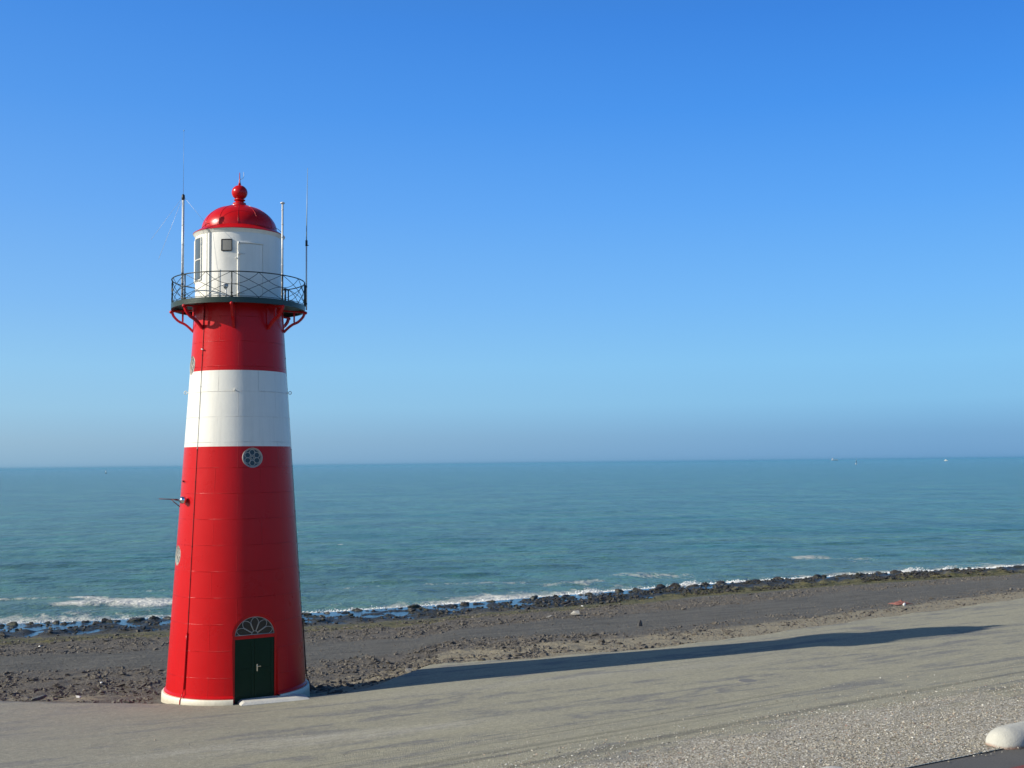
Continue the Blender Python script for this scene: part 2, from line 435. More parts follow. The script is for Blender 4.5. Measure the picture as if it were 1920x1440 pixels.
# ------------------------------------------------------------------ sea
def build_sea():
    up = 0.4 * np.cumprod(np.full(60, 1.145)); up = np.cumsum(up)
    uu = np.concatenate([-70 - (up * 1.0)[::-1] * 1.0, np.arange(-70, 130.01, .4), 130 + up])
    k = 20500 / up[-1]
    uu = np.concatenate([-70 - (up * k)[::-1], np.arange(-70, 130.01, .4), 130 + up * k])
    vp = np.cumsum(0.3 * np.cumprod(np.full(150, 1.032))); vp = vp * (20400 / vp[-1]) if False else vp
    vp = np.cumsum(0.32 * np.cumprod(np.full(190, 1.0405)))
    vp = vp[vp < 21000]; 
    vv = np.concatenate([np.arange(-4, 50, .32), 50 + vp])
    vv = vv[vv < 20500]; vv = np.append(vv, 20500)
    U, V = np.meshgrid(uu, vv)
    X = U; Y = np.interp(np.clip(U, -90, 120), XB, YB) + V
    amp = 1 / (1 + (np.maximum(V, 0) / 900) ** 2) * sstep(-120, -60, U) * (1 - sstep(125, 200, U))
    ang = math.radians(10); a = X * math.cos(ang) + Y * math.sin(ang); b = -X * math.sin(ang) + Y * math.cos(ang)
    Z = (fbm(a * .035, b * .13, 3) - .5) * .42 + (fbm(a * .14 + 9, b * .45, 3) - .5) * .26 + (fbm(a * .5 + 9, b * 1.1, 2) - .5) * .07
    Z = Z_SEA + Z * amp
    Z = np.where(V < 2.5, np.minimum(Z, Z_SEA + .12), Z)
    foam = np.zeros_like(X)
    # surf along the boulders
    surf_w = 1.4 + 5.0 * np.clip(fbm(X * .06 + 4, X * 0 + 3, 3) - .38, 0, 1) * 2
    foam += np.exp(-np.clip(V - 1.5, 0, None) / surf_w) * (.80 - .45 * (1 - sstep(-22, -16, X)) + .1 * sstep(30, 40, X) + .22 + .22 * sstep(-16, -12, X))
    foam += .38 * np.exp(-((V - 5) / 5) ** 2) + .10 * np.exp(-((V - 14) / 9) ** 2)
    def streak(p, q, w, s, curve=0):
        nonlocal foam
        p = np.array(p[:2]); q = np.array(q[:2]); L = np.linalg.norm(q - p); d = (q - p) / L
        al = (X - p[0]) * d[0] + (Y - p[1]) * d[1]; ac = -(X - p[0]) * d[1] + (Y - p[1]) * d[0]
        ac = ac - curve * np.sin(np.clip(al / L, 0, 1) * PI)
        ac = ac + (fbm(al * .25 + w, al * 0 + 1, 3) - .5) * 2.5
        foam += s * np.exp(-(ac / w) ** 2) * sstep(-.05 * L, .18 * L, al) * (1 - sstep(.82 * L, 1.05 * L, al))
    S = sea_at
    streak(S(70, 1140), S(360, 1127), 2.0, .72)
    streak(S(120, 1130), S(420, 1118), 2.4, .46)
    streak(S(-60, 1126), S(200, 1122), 1.0, .62)
    streak(S(130, 1112), S(400, 1105), 1.2, .45)
    streak(S(610, 1106), S(760, 1098), .9, .42)
    streak(S(760, 1098), S(1010, 1094), 1.3, .50)
    streak(S(1010, 1100), S(1160, 1092), 1.2, .42)
    streak(S(1050, 1088), S(1330, 1078), 1.6, .32)
    streak(S(1170, 1082), S(1260, 1076), 2.2, .34)
    streak(S(1380, 1040), S(1560, 1046), 2.4, .42)
    streak(S(1480, 1046), S(1660, 1049), 3.2, .46)
    streak(S(1480, 1036), S(1560, 1034), 2.0, .34)
    streak(S(1830, 1009), S(1900, 1006), 2.2, .5)
    streak(S(629, 1021), S(640, 1021.6), .35, 1.3)
    near = np.exp(-np.clip(V, 0, None) / 22)
    return kind(mesh_np('sea', np.stack([X, Y, Z], -1).reshape(-1, 3), grid_faces(len(uu), len(vv)), M_SEA, True,
                   {'foam': np.clip(foam, 0, 1.4).ravel(), 'near': near.ravel()}))
build_sea()

# ------------------------------------------------------------------ beach
def build_beach():
    xs = np.concatenate([np.arange(-90, -42, 1.0), np.arange(-42, 62, .17), np.arange(62, 120.1, 1.0)])
    tp = np.concatenate([[-.05, -.03, -.015], np.arange(-.008, 1.0, .0040), np.linspace(1.0, 1.16, 24)])
    X, T = np.meshgrid(xs, tp)
    Y = yA(X) + T * (yB(X) - yA(X))
    Z = beach_z(X, Y)
    Z = np.where(T < 0, np.minimum(Z, land_z(X, Y)) - .03 - np.where(T < -.01, .25, 0), Z)
    lo, up = rubble_mask(X, T)
    sand = sstep(-.05, .02, T) * (1 - sstep(.08, .26 - .08 * sstep(3, 14, X), T)) * (.25 + .55 * sstep(-9, -4, X))
    sand += .22 * sstep(4, 20, X) * (1 - sstep(.04, .14, T)) + .06 * (1 - sstep(.22, .3, T)) * sstep(-5, 0, X)
    sand += .45 * np.exp(-((X + 15.2) / 2.2) ** 2 - ((T - .19) / .035) ** 2)
    sand += .25 * (1 - sstep(-11, -9, X)) * np.exp(-((T - .03) / .05) ** 2)
    sand += .22 * np.exp(-((T - .45) / .03) ** 2) * np.exp(-((X - 3.5) / 3) ** 2)
    sand *= 1 - .6 * np.exp(-((X + 10) / 1.8) ** 2)
    wob = (fbm(X * .25, T * 4, 3) - .5) * .06
    lo_e = .705 + .07 * sstep(-8, 14, X)
    alg = sstep(lo_e - .03, lo_e + .04, T + wob) * (1 - sstep(.83 + .05 * sstep(0, 15, X), .89 + .06 * sstep(0, 15, X), T)) * (.60 + .10 * sstep(0, 12, X))
    return kind(mesh_np('beach', np.stack([X, Y, Z], -1).reshape(-1, 3), grid_faces(len(xs), len(tp)), M_BEACH, True,
                   {'tt': np.clip(T + wob * .7 - .05 * sstep(2, 20, X), 0, 1.2).ravel(), 'sand': np.clip(sand, 0, 1).ravel(), 'algae': np.clip(alg, 0, 1).ravel(), 'rub': np.clip(lo + up, 0, 1).ravel()}))
build_beach()

# shallow pools behind the boulders
def build_pools():
    t = NT('pool_water'); v = t.coord()
    n = t.noise(v, 5, 3)
    mm = t.out((.018, .040, .055), .10, t.bump(n, .03, .6), .5); t.b.inputs['IOR'].default_value = 1.33
    xs = np.arange(-60, 45, 1.5); vs = np.linspace(.80, 1.03, 6)
    X, T = np.meshgrid(xs, vs); Y = yA(X) + T * (yB(X) - yA(X))
    return kind(mesh_np('tide_pool_water', np.stack([X, Y, np.full_like(X, Z_POOL)], -1).reshape(-1, 3), grid_faces(len(xs), len(vs)), mm))
build_pools()

# ------------------------------------------------------------------ pavement, verge, road, dike
def from_as(a, s): return AD[0] * a + ND[0] * s, AD[1] * a + ND[1] * s
S_ROAD = 13.45        # edge between verge and road
S_VERGE = 23.0
def strip(name, mat, s0, s1, ds, a0=-70, a1=130, da=.5, lift=0, attrs=None):
    a = np.arange(a0, a1, da); s = np.linspace(s0, s1, max(2, int((s1 - s0) / ds) + 1))
    A, S_ = np.meshgrid(a, s); X, Y = from_as(A, S_); Z = land_z(X, Y) + lift
    at = {k: f(A, S_, X, Y).ravel() for k, f in (attrs or {}).items()}
    return kind(mesh_np(name, np.stack([X, Y, Z], -1).reshape(-1, 3), grid_faces(len(a), len(s)), mat, True, at))

def build_pavement():
    xs = np.concatenate([np.arange(-70, -20, 1.), np.arange(-20, 30, .12), np.arange(30, 120, 1.)])
    w = np.linspace(0, 1, 60) ** 1.0
    XT, Wt = np.meshgrid(xs, w)
    edge = yA(xs) + (fbm(xs * .9, xs * 0, 4) - .5) * .8 + (fbm(xs * 5, xs * 0 + 8, 2) - .5) * .12
    lowy = (S_VERGE - xs * ND[0]) / ND[1] - .02
    lowy = np.minimum(lowy, edge - 1)
    Y = lowy[None] * (1 - Wt) + edge[None] * Wt
    Z = land_z(XT, Y) + (fbm(XT * .3, Y * .3, 2) - .5) * .02 * sstep(0, .1, Wt)
    # rounded drop at the seaward edge
    Xr = np.vstack([XT, xs[None], xs[None]]); Yr = np.vstack([Y, edge[None] + .05, edge[None] + .07]); Zr = np.vstack([Z, Z[-1:] - .04, Z[-1:] - .55])
    def lin(p, q, wd):
        p = ground_at(*p); q = ground_at(*q); d = q[:2] - p[:2]; L = np.hypot(*d); d = d / L
        al = (Xr - p[0]) * d[0] + (Yr - p[1]) * d[1]; ac = -(Xr - p[0]) * d[1] + (Yr - p[1]) * d[0]
        return np.exp(-(ac / wd) ** 2) * sstep(-2, 2, al) * (1 - sstep(L - 3, L + 1, al))
    pale = np.clip(.9 * lin((160, 1430), (760, 1372), .55) + .8 * lin((420, 1400), (1000, 1345), .5) + .35 * lin((600, 1320), (1500, 1230), .7), 0, 1)
    grey = np.clip(.75 * sstep(-2, -9, Xr) * (1 - sstep(31.0, 33.5, Yr)) if False else .55 * (1 - sstep(-12, -3, Xr)), 0, 1)
    return kind(mesh_np('pavement', np.stack([Xr, Yr, Zr], -1).reshape(-1, 3), grid_faces(len(xs), len(w) + 2), M_ASPH, True,
                   {'pale': pale.ravel(), 'greyer': grey.ravel()}))
build_pavement()
def cover_f(a, s, x, y):
    return sstep(22.2, 19.2, s + (fbm(a * .35, s * .9, 3) - .5) * 2.0) if False else 1 - sstep(15.2, 20.8, s + .07 * (a - 10) + (fbm(a * .35, s * .9, 3) - .5) * 3.2)
strip('gravel_verge', M_GRAV, S_ROAD - .05, S_VERGE, .25, attrs={'cover': cover_f})
strip('road', M_ROAD, 7.6, S_ROAD, .5, lift=-.02)
strip('cycle_path', M_CYCLE, 10.1, 12.55, .5, lift=-.016)
strip('grass_bank', M_GRASS, -30, 7.6, .6, da=1.5, lift=-.02)
# ---- LIGHT BEGIN
# ------------------------------------------------------------------ lighthouse
LX, LY = -8.5105, 34.917
D_L = math.hypot(LX, LY)
AZ0 = math.atan2(-LY, -LX)                       # direction from the tower towards the view point
def az(deg): return AZ0 + math.radians(deg)       # positive turns to the right as seen from the dike
def P(deg, r, z): return Vector((r * math.cos(az(deg)), r * math.sin(az(deg)), z))
def tw_r(z): return 2.075 - .0653 * (z - .2)

def paint_mat(name, cols, seams=True, rough=.28, stain=None, spec=.5):
    """glossy ship's paint over riveted plates; uv = (azimuth turn, height)"""
    t = NT(name); v = t.coord()
    nz = t.noise(v, 1.1, 6, .6); n2 = t.noise(v, 7, 4, .6)
    col = cols
    c = t.mix(nz, tuple(x * .90 for x in col), tuple(min(.9, x * 1.07) for x in col))
    c = t.mix(t.math('MULTIPLY', n2, .12), c, tuple(x * .72 for x in col))
    peel = t.math('ADD', t.math('MULTIPLY', t.noise(v, 11, 3), .5), t.math('MULTIPLY', t.noise(v, 38, 2), .16))
    # rain streaks and chalky patches
    stv = t.node('ShaderNodeMapping'); stv.inputs['Scale'].default_value = (5.5, 5.5, .22)
    tc_ = t.node('ShaderNodeTexCoord'); t.link(tc_.outputs['Object'], stv.inputs['Vector'])
    sk = t.ramp(t.noise(stv.outputs[0], 1.0, 5, .65), [(.48, 0.0), (.72, 1.0)])
    c = t.mix(t.math('MULTIPLY', sk, .22), c, tuple(x * .60 + .012 for x in col))
    h = peel; nrm = None
    if seams:
        uv = t.node('ShaderNodeUVMap'); uv.uv_map = 'UVMap'
        br = t.node('ShaderNodeTexBrick'); br.offset = .5
        br.inputs['Scale'].default_value = 1; br.inputs['Mortar Size'].default_value = .010
        br.inputs['Mortar Smooth'].default_value = .6
        br.inputs['Brick Width'].default_value = 1.42; br.inputs['Row Height'].default_value = .757
        t.link(uv.outputs[0], br.inputs['Vector'])
        k = t.ramp(t.noise(v, 1.7, 3), [(.40, .15), (.62, 1.0)])
        sm = t.math('MULTIPLY', br.outputs['Fac'], k)
        # each plate laps a little over the one below
        nb = t.bump(sm, .012, .9)
        nrm = t.bump(h, .010, .55, nb)
        c = t.mix(t.math('MULTIPLY', sm, .30), c, tuple(x * .45 for x in col))
    else:
        nrm = t.bump(h, .010, .5)
    if stain:
        c = stain(t, c)
    rg = t.math('ADD', rough - .06, t.math('MULTIPLY', nz, .14))
    return t.out(c, rg, nrm, spec)

RED = (.52, .006, .009); WHITE = (.79, .775, .70)
M_RED = paint_mat('red_gloss_paint', RED, spec=.22)
M_REDP = paint_mat('red_trim_paint', RED, seams=False, spec=.30)
M_WHITE = paint_mat('white_gloss_paint', WHITE, rough=.36)
def plinth_stain(t, c):
    v = t.coord(); s = t.node('ShaderNodeSeparateXYZ'); t.link(v, s.inputs[0])
    g = t.math('ADD', s.outputs[2], t.math('MULTIPLY', t.noise(v, 5, 5, .7), -.25))
    k = t.ramp(g, [(-.0, 1.0), (.10, 0.0)]) if False else t.ramp(t.math('ADD', g, .2), [(.08, 1.0), (.24, 0.0)])
    return t.mix(t.math('MULTIPLY', k, .55), c, (.36, .31, .22))
M_PLINTH = paint_mat('cream_plinth_paint', (.78, .74, .60), seams=False, rough=.5, stain=plinth_stain)
def lant_stain(t, c):
    uv = t.node('ShaderNodeUVMap'); uv.uv_map = 'UVMap'; s = t.node('ShaderNodeSeparateXYZ'); t.link(uv.outputs[0], s.inputs[0])
    v = t.coord()
    du = t.math('SUBTRACT', s.outputs[0], -.34)             # metres along the wall, below the vent
    wn_ = t.math('ADD', t.math('ABSOLUTE', du), t.math('MULTIPLY', t.math('SUBTRACT', t.noise(v, 5, 4), .5), .35))
    k = t.ramp(wn_, [(.02, 1.0), (.30, 0.0)])
    kz = t.ramp(t.math('MULTIPLY', t.math('SUBTRACT', s.outputs[1], 11.9), .5), [(.25, 0.0), (.62, 1.0), (.76, 1.0), (.79, 0.0)])
    return t.mix(t.math('MULTIPLY', t.math('MULTIPLY', k, kz), .42), c, (.30, .31, .29))
M_LANT = paint_mat('lantern_white_paint', (.80, .785, .72), seams=False, rough=.34, stain=lant_stain)
M_DGREEN = simple('dark_green_paint', (.010, .030, .022), .35, bump=.004, spec=.5)
M_DOOR = simple('door_green_paint', (.003, .026, .012), .4, bump=.004, spec=.2)
M_IRON = simple('black_green_iron', (.012, .020, .018), .4)
M_GLASS = simple('dark_window_glass', (.012, .016, .020), .06, var=.3, scale=1.2)
M_PALEGLASS = simple('lantern_glass', (.060, .085, .100), .05, var=.3, scale=1.2)
M_LEAD = simple('pale_lead_came', (.42, .40, .36), .5)
M_STEEL = simple('galvanised_steel', (.60, .61, .60), .45, metal=.15, var=.25, scale=9)
M_CHROME = simple('polished_steel', (.75, .74, .70), .18, metal=1.0)
M_DARK = simple('dark_fittings', (.02, .02, .022), .5)
M_CABLE = simple('dark_red_cable', (.075, .008, .010), .6)
M_GREYG = simple('vent_grille', (.20, .20, .185), .7)
M_CONC = simple('pale_concrete', (.56, .55, .50), .85, var=.2, scale=4, bump=.012, bscale=35, spec=.25)
M_FIBRE = simple('green_fibreglass', (.30, .40, .44), .4)

LH = thing('lighthouse', (LX, LY, 0), 'tall red lighthouse with one white band and white lantern room, black gallery and red dome', 'lighthouse')

def uv_cyl(o, rref):
    me = o.data; uvl = me.uv_layers.new(name='UVMap')
    for p in me.polygons:
        us = []
        for li in p.loop_indices:
            co = me.vertices[me.loops[li].vertex_index].co
            a = (math.atan2(co.y, co.x) - AZ0 + PI) % (2 * PI) - PI
            us.append([li, a * rref, co.z])
        if max(u[1] for u in us) - min(u[1] for u in us) > PI * rref:
            for u in us:
                if u[1] < 0: u[1] += 2 * PI * rref
        for li, u, w in us: uvl.data[li].uv = (u, w)

DOOR_AZ = 16.0
def door_M():                                     # local frame: x to the right, y outwards, z up
    o = Vector((math.cos(az(DOOR_AZ)), math.sin(az(DOOR_AZ)), 0)); x = Vector((-o.y, o.x, 0))
    return Matrix(((x.x, o.x, 0, 0), (x.y, o.y, 0, 0), (0, 0, 1, 0), (0, 0, 0, 1)))
DM = door_M()
def arch_pts(w, z0, zs, top, n=20):
    """outline of an arched opening: half width w, bottom z0, springing zs, crown top"""
    p = [(-w, z0), (w, z0)]
    for k in range(n + 1):
        a = PI * k / n; p.append((w * math.cos(a), zs + (top - zs) * math.sin(a)))
    return p
def prism(bm, pts, y0, y1, M):
    A = [bm.verts.new(M @ Vector((x, y0, z))) for x, z in pts]; B = [bm.verts.new(M @ Vector((x, y1, z))) for x, z in pts]
    n = len(pts)
    bm.faces.new(A); bm.faces.new(B[::-1])
    for i in range(n): bm.faces.new((A[i], B[i], B[(i + 1) % n], A[(i + 1) % n]))
    bmesh.ops.recalc_face_normals(bm, faces=bm.faces)

OPEN_W, OPEN_TOP, OPEN_S = .665, 2.56, 1.93
ROUND = [(DOOR_AZ - .8, 7.10), (-75, 9.93), (-75, 4.20)]
def win_M(a_deg, z):
    r = tw_r(z); o = Vector((math.cos(az(a_deg)), math.sin(az(a_deg)), 0.065)).normalized()
    x = Vector((0, 0, 1)).cross(o).normalized(); y = o.cross(x)
    M = Matrix((x, y, o)).transposed().to_4x4(); M.translation = P(a_deg, r, z); return M

def build_tower():
    bm = bmesh.new()
    zs = [.20, .26] + list(np.linspace(.26, 7.44, 20))[1:] + list(np.linspace(7.44, 9.72, 8))[1:] + list(np.linspace(9.72, 11.80, 7))[1:]
    prof = [(tw_r(z), z) for z in zs]
    prof = [(2.10, .165), (2.125, .185), (2.12, .215), (2.10, .235)] + [(tw_r(z), z) for z in zs[1:]]
    def mo(i):
        z = (prof[i][1] + prof[i + 1][1]) / 2
        return 1 if 7.44 < z < 9.72 else 0
    lathe(bm, prof, 144, True, True, mo, a0=AZ0)
    bmesh.ops.recalc_face_normals(bm, faces=bm.faces)
    o = obj_bm('tower', bm, None, LH, mats=[M_RED, M_WHITE])
    cb = bmesh.new()
    prism(cb, arch_pts(OPEN_W, -.3, OPEN_S, OPEN_TOP), 1.79, 3.0, DM)
    for a, z in ROUND:
        M = win_M(a, z)
        r = bmesh.ops.create_cone(cb, cap_ends=True, segments=40, radius1=.30, radius2=.30, depth=.20)
        bmesh.ops.transform(cb, matrix=M, verts=r['verts'])
    bmesh.ops.recalc_face_normals(cb, faces=cb.faces)
    cut = obj_bm('cutter', cb, M_REDP)
    cut.parent = LH
    bpy.context.view_layer.update()
    md = o.modifiers.new('b', 'BOOLEAN'); md.operation = 'DIFFERENCE'; md.object = cut; md.solver = 'EXACT'
    dg = bpy.context.evaluated_depsgraph_get(); dg.update()
    me = bpy.data.meshes.new_from_object(o.evaluated_get(dg)); o.modifiers.clear()
    old = o.data; o.data = me; bpy.data.meshes.remove(old)
    bpy.data.objects.remove(cut)
    me.materials.clear(); me.materials.append(M_RED); me.materials.append(M_WHITE)
    for p_ in me.polygons: p_.material_index = 1 if 7.44 < p_.center.z < 9.72 else 0
    auto_smooth(o, 28); uv_cyl(o, 1.75)
build_tower()

def build_plinth():
    bm = bmesh.new()
    lathe(bm, [(2.20, -.45), (2.20, .0), (2.185, .14), (2.17, .165), (2.0, .175)], 144, False, False, a0=AZ0)
    # leave the plinth open in front of the door
    n = Vector((math.cos(az(DOOR_AZ)), math.sin(az(DOOR_AZ)), 0)); x = Vector((-n.y, n.x, 0))
    dead = [f for f in bm.faces if f.calc_center_median().dot(n) > 1.2 and abs(f.calc_center_median().dot(x)) < OPEN_W]
    bmesh.ops.delete(bm, geom=dead, context='FACES')
    auto_smooth(obj_bm('plinth', bm, M_PLINTH, LH), 40)
build_plinth()

def tracery_circle(parent, M, R):
    bm = bmesh.new()
    def ring(cx, cy, r, w=.011, n=24): tube(bm, [M @ Vector((cx + r * math.cos(2 * PI * k / n), cy + r * math.sin(2 * PI * k / n), .012)) for k in range(n)], w, 5, True)
    ring(0, 0, R, .014, 40); ring(0, 0, R * .17)
    rp = R * .36; d = R * .60
    for k in range(6):
        a = PI / 2 + k * PI / 3; ring(d * math.cos(a), d * math.sin(a), R * .315)
    obj_bm('tracery', bm, M_LEAD, parent, True)

for a, z in ROUND:
    M = win_M(a, z); M.translation = M.translation - M.to_3x3() @ Vector((0, 0, .06))
    bm = bmesh.new(); r = bmesh.ops.create_cone(bm, cap_ends=True, segments=40, radius1=.285, radius2=.285, depth=.02)
    bmesh.ops.transform(bm, matrix=M, verts=r['verts'])
    w = obj_bm('round_window', bm, M_GLASS if z == ROUND[0][1] else M_PALEGLASS, LH)
    bm = bmesh.new()
    tube(bm, [M @ Vector((.292 * math.cos(2 * PI * k / 40), .292 * math.sin(2 * PI * k / 40), .03)) for k in range(40)], .018, 6, True)
    obj_bm('frame', bm, M_LEAD, w, True)
    tracery_circle(w, M, .262)

def build_door():
    Y = 1.83
    # frame: arch plate with the door and fanlight openings
    fr = bmesh.new()
    fw_, ft = .075, .10
    out = arch_pts(OPEN_W - .004, -.02, OPEN_S, OPEN_TOP - .004, 24)
    def bar(x0, x1, z0, z1, y0, y1):
        vs = box(fr, (0, 0, 0), (1, 1, 1))
        for v in vs:
            v.co = DM @ Vector((x0 + (v.co.x + .5) * (x1 - x0), y0 + (v.co.y + .5) * (y1 - y0), z0 + (v.co.z + .5) * (z1 - z0)))
    wi = OPEN_W - fw_
    bar(-OPEN_W + .004, -wi, -.02, OPEN_S, Y - .06, Y + .03); bar(wi, OPEN_W - .004, -.02, OPEN_S, Y - .06, Y + .03)
    bar(-wi, wi, 1.83, 1.925, Y - .06, Y + .03)
    n = 28
    for k in range(n):
        a0, a1 = PI * k / n, PI * (k + 1) / n
        q = []
        for a in (a0, a1):
            for (w, t_) in ((wi, OPEN_TOP - ft), (OPEN_W - .004, OPEN_TOP - .004)):
                q.append((w * math.cos(a), OPEN_S + (t_ - OPEN_S) * math.sin(a)))
        A = [fr.verts.new(DM @ Vector((x, Y + .03, z))) for x, z in (q[0], q[1], q[3], q[2])]; fr.faces.new(A)
        B = [fr.verts.new(DM @ Vector((x, yy, z))) for x, z, yy in ((*q[0], Y + .03), (*q[2], Y + .03), (*q[2], Y - .05), (*q[0], Y - .05))]; fr.faces.new(B)
    bmesh.ops.recalc_face_normals(fr, faces=fr.faces)
    obj_bm('door_frame', fr, M_REDP, LH)
    # double-leaf door with recessed panels
    d = bmesh.new()
    def dbar(x0, x1, z0, z1, y0, y1):
        vs = box(d, (0, 0, 0), (1, 1, 1))
        for v in vs:
            v.co = DM @ Vector((x0 + (v.co.x + .5) * (x1 - x0), y0 + (v.co.y + .5) * (y1 - y0), z0 + (v.co.z + .5) * (z1 - z0)))
    for s0, s1 in ((-wi + .004, -.004), (.004, wi - .004)):
        dbar(s0, s1, .012, 1.826, Y - .05, Y - .012)
        for (z0, z1) in ((.012, .16), (.86, .96), (1.70, 1.826)): dbar(s0, s1, z0, z1, Y - .012, Y + .004)
        for (x0, x1) in ((s0, s0 + .09), (s1 - .09, s1)):
            dbar(x0, x1, .16, .86, Y - .012, Y + .004); dbar(x0, x1, .96, 1.70, Y - .012, Y + .004)
    door = obj_bm('door', d, M_DOOR, LH)
    h = bmesh.new()
    vs = box(h, (0, 0, 0), (.035, .012, .20)); vs2 = box(h, (.05, .045, .04), (.10, .014, .018)); box(h, (.01, .02, .04), (.016, .05, .016))
    bmesh.ops.transform(h, matrix=Matrix.Translation(DM @ Vector((.075, Y + .012, .98))) @ DM, verts=h.verts)
    obj_bm('handle', h, M_CHROME, door)
    # fanlight
    g = bmesh.new(); pts = [(wi * math.cos(PI * k / 28), OPEN_S + (OPEN_TOP - ft - OPEN_S) * math.sin(PI * k / 28)) for k in range(29)]
    g.faces.new([g.verts.new(DM @ Vector((x, Y - .01, z))) for x, z in pts])
    fan = obj_bm('fanlight', g, M_GLASS, LH)
    tr = bmesh.new(); H = OPEN_TOP - ft - OPEN_S
    q = lambda x, z: DM @ Vector((x * (wi - .012), Y + .005, OPEN_S + z * (H - .012)))
    tube(tr, [q(math.cos(PI * k / 28), math.sin(PI * k / 28)) for k in range(29)], .011, 5)
    tube(tr, [q(-1, .02), q(1, .02)], .011, 5)
    tube(tr, [q(.16 * math.cos(PI * k / 12), .02 + .2 * math.sin(PI * k / 12)) for k in range(13)], .010, 5)
    for k in range(5):                            # petals
        a = PI * (k + .5) / 5; da = PI / 10 * .92
        pts = []
        pts.append((.17 * math.cos(a - .25), .20 * math.sin(a - .25)))
        for j in range(13):
            b = a + da * (1 - 2 * j / 12) * -1
            rr = .72 + .24 * math.cos((j / 12 - .5) * PI)
            pts.append((rr * math.cos(b), rr * math.sin(b)))
        pts.append((.17 * math.cos(a + .25), .20 * math.sin(a + .25)))
        tube(tr, [q(x, max(.02, z)) for x, z in pts], .009, 5)
    obj_bm('tracery', tr, M_LEAD, fan, True)
build_door()

# ---- gallery
POSTS = [-6 + 45 * k for k in range(8)]
DK_R = 2.03
def build_gallery():
    bm = bmesh.new()
    lathe(bm, [(1.30, 11.79), (1.95, 11.79), (1.95, 11.68), (2.035, 11.68), (2.035, 11.842), (1.25, 11.855), (1.25, 11.79)], 96, a0=AZ0)
    auto_smooth(obj_bm('gallery_deck', bm, M_DGREEN, LH), 30)
    for a in POSTS:
        bm = bmesh.new()
        tang = Vector((-math.sin(az(a)), math.cos(az(a)), 0))
        def flat(pts, w, th):
            """flat bar bent in the radial plane"""
            R = [Vector((math.cos(az(a)), math.sin(az(a)), 0)) * r + Vector((0, 0, z)) for r, z in pts]
            prev = None
            for i, p in enumerate(R):
                t = (R[min(i + 1, len(R) - 1)] - R[max(i - 1, 0)]).normalized(); n = t.cross(tang)
                ring = [bm.verts.new(p + tang * sx_ * w / 2 + n * sy_ * th / 2) for sx_, sy_ in ((-1, -1), (1, -1), (1, 1), (-1, 1))]
                if prev:
                    for k in range(4): bm.faces.new((prev[k], prev[(k + 1) % 4], ring[(k + 1) % 4], ring[k]))
                else: bm.faces.new(ring[::-1])
                prev = ring
            bm.faces.new(prev)
        curve = []
        for k in range(11):
            s = k / 10
            # quarter sweep out from the wall, then a small counter-curve up to the deck rim
            r = 1.375 + (1.98 - 1.375) * s
            z = 11.02 + .30 * math.sin(min(1, s * 1.35) * PI / 2) + .22 * max(0, s - .62) ** 1.6 * 4.2
            curve.append((r, min(z, 11.60)))
        curve.append((2.03, 11.64))
        flat(curve, .075, .075)
        flat([(1.372, 11.02), (1.345, 11.45), (1.335, 11.78)], .075, .05)
        flat([(1.36, 11.70), (1.7, 11.665), (2.03, 11.655)], .065, .05)
        flat([(1.70, 11.34), (1.70, 11.66)], .05, .05)
        r = bmesh.ops.create_uvsphere(bm, u_segments=10, v_segments=8, radius=.052)
        bmesh.ops.translate(bm, verts=r['verts'], vec=P(a, 2.055, 11.64))
        bmesh.ops.recalc_face_normals(bm, faces=bm.faces)
        obj_bm('bracket', bm, M_REDP, LH)
    # railing
    bm = bmesh.new(); n = 96; ZR0, ZR1 = 11.842, 12.60
    tube(bm, [P(360 * k / n, DK_R - .01, ZR1) for k in range(n)], .017, 6, True)
    rail = obj_bm('railing', bm, M_IRON, LH, True)
    for a in POSTS:
        bm = bmesh.new()
        tube(bm, [P(a, DK_R - .01, ZR0), P(a, DK_R - .01, ZR1)], .021, 8)
        tube(bm, [P(a, DK_R - .01, ZR0), P(a, DK_R - .01, ZR0 + .05)], .036, 8)
        tube(bm, [P(a, DK_R - .01, ZR0 + .10), P(a, DK_R - .01, ZR0 + .14)], .033, 8)
        obj_bm('post', bm, M_IRON, rail, True)
        pb = bmesh.new(); Hh = ZR1 - ZR0
        def pl(f, m_=14, w=.0085):
            pts = []
            for k in range(m_ + 1):
                u, v_ = f(k / m_); pts.append(P(a + 45 * u, DK_R - .01, ZR0 + Hh * v_))
            tube(pb, pts, w, 5)
        pl(lambda s: (s, s)); pl(lambda s: (s, 1 - s))
        pl(lambda s: (.5 - .5 * math.cos(s * PI / 2) if False else .5 * s, 1 - .5 * (1 - (s) ** 2) if False else .5 + .5 * s ** 2))
        pl(lambda s: (1 - .5 * s, .5 + .5 * s ** 2))
        pl(lambda s: (.5 * s, .5 - .5 * s ** 2)); pl(lambda s: (1 - .5 * s, .5 - .5 * s ** 2))
        tube(pb, [P(a + 45 * k / 10, DK_R - .01, ZR0 + .03) for k in range(11)], .009, 5)
        obj_bm('lattice_panel', pb, M_IRON, rail, True)
build_gallery()

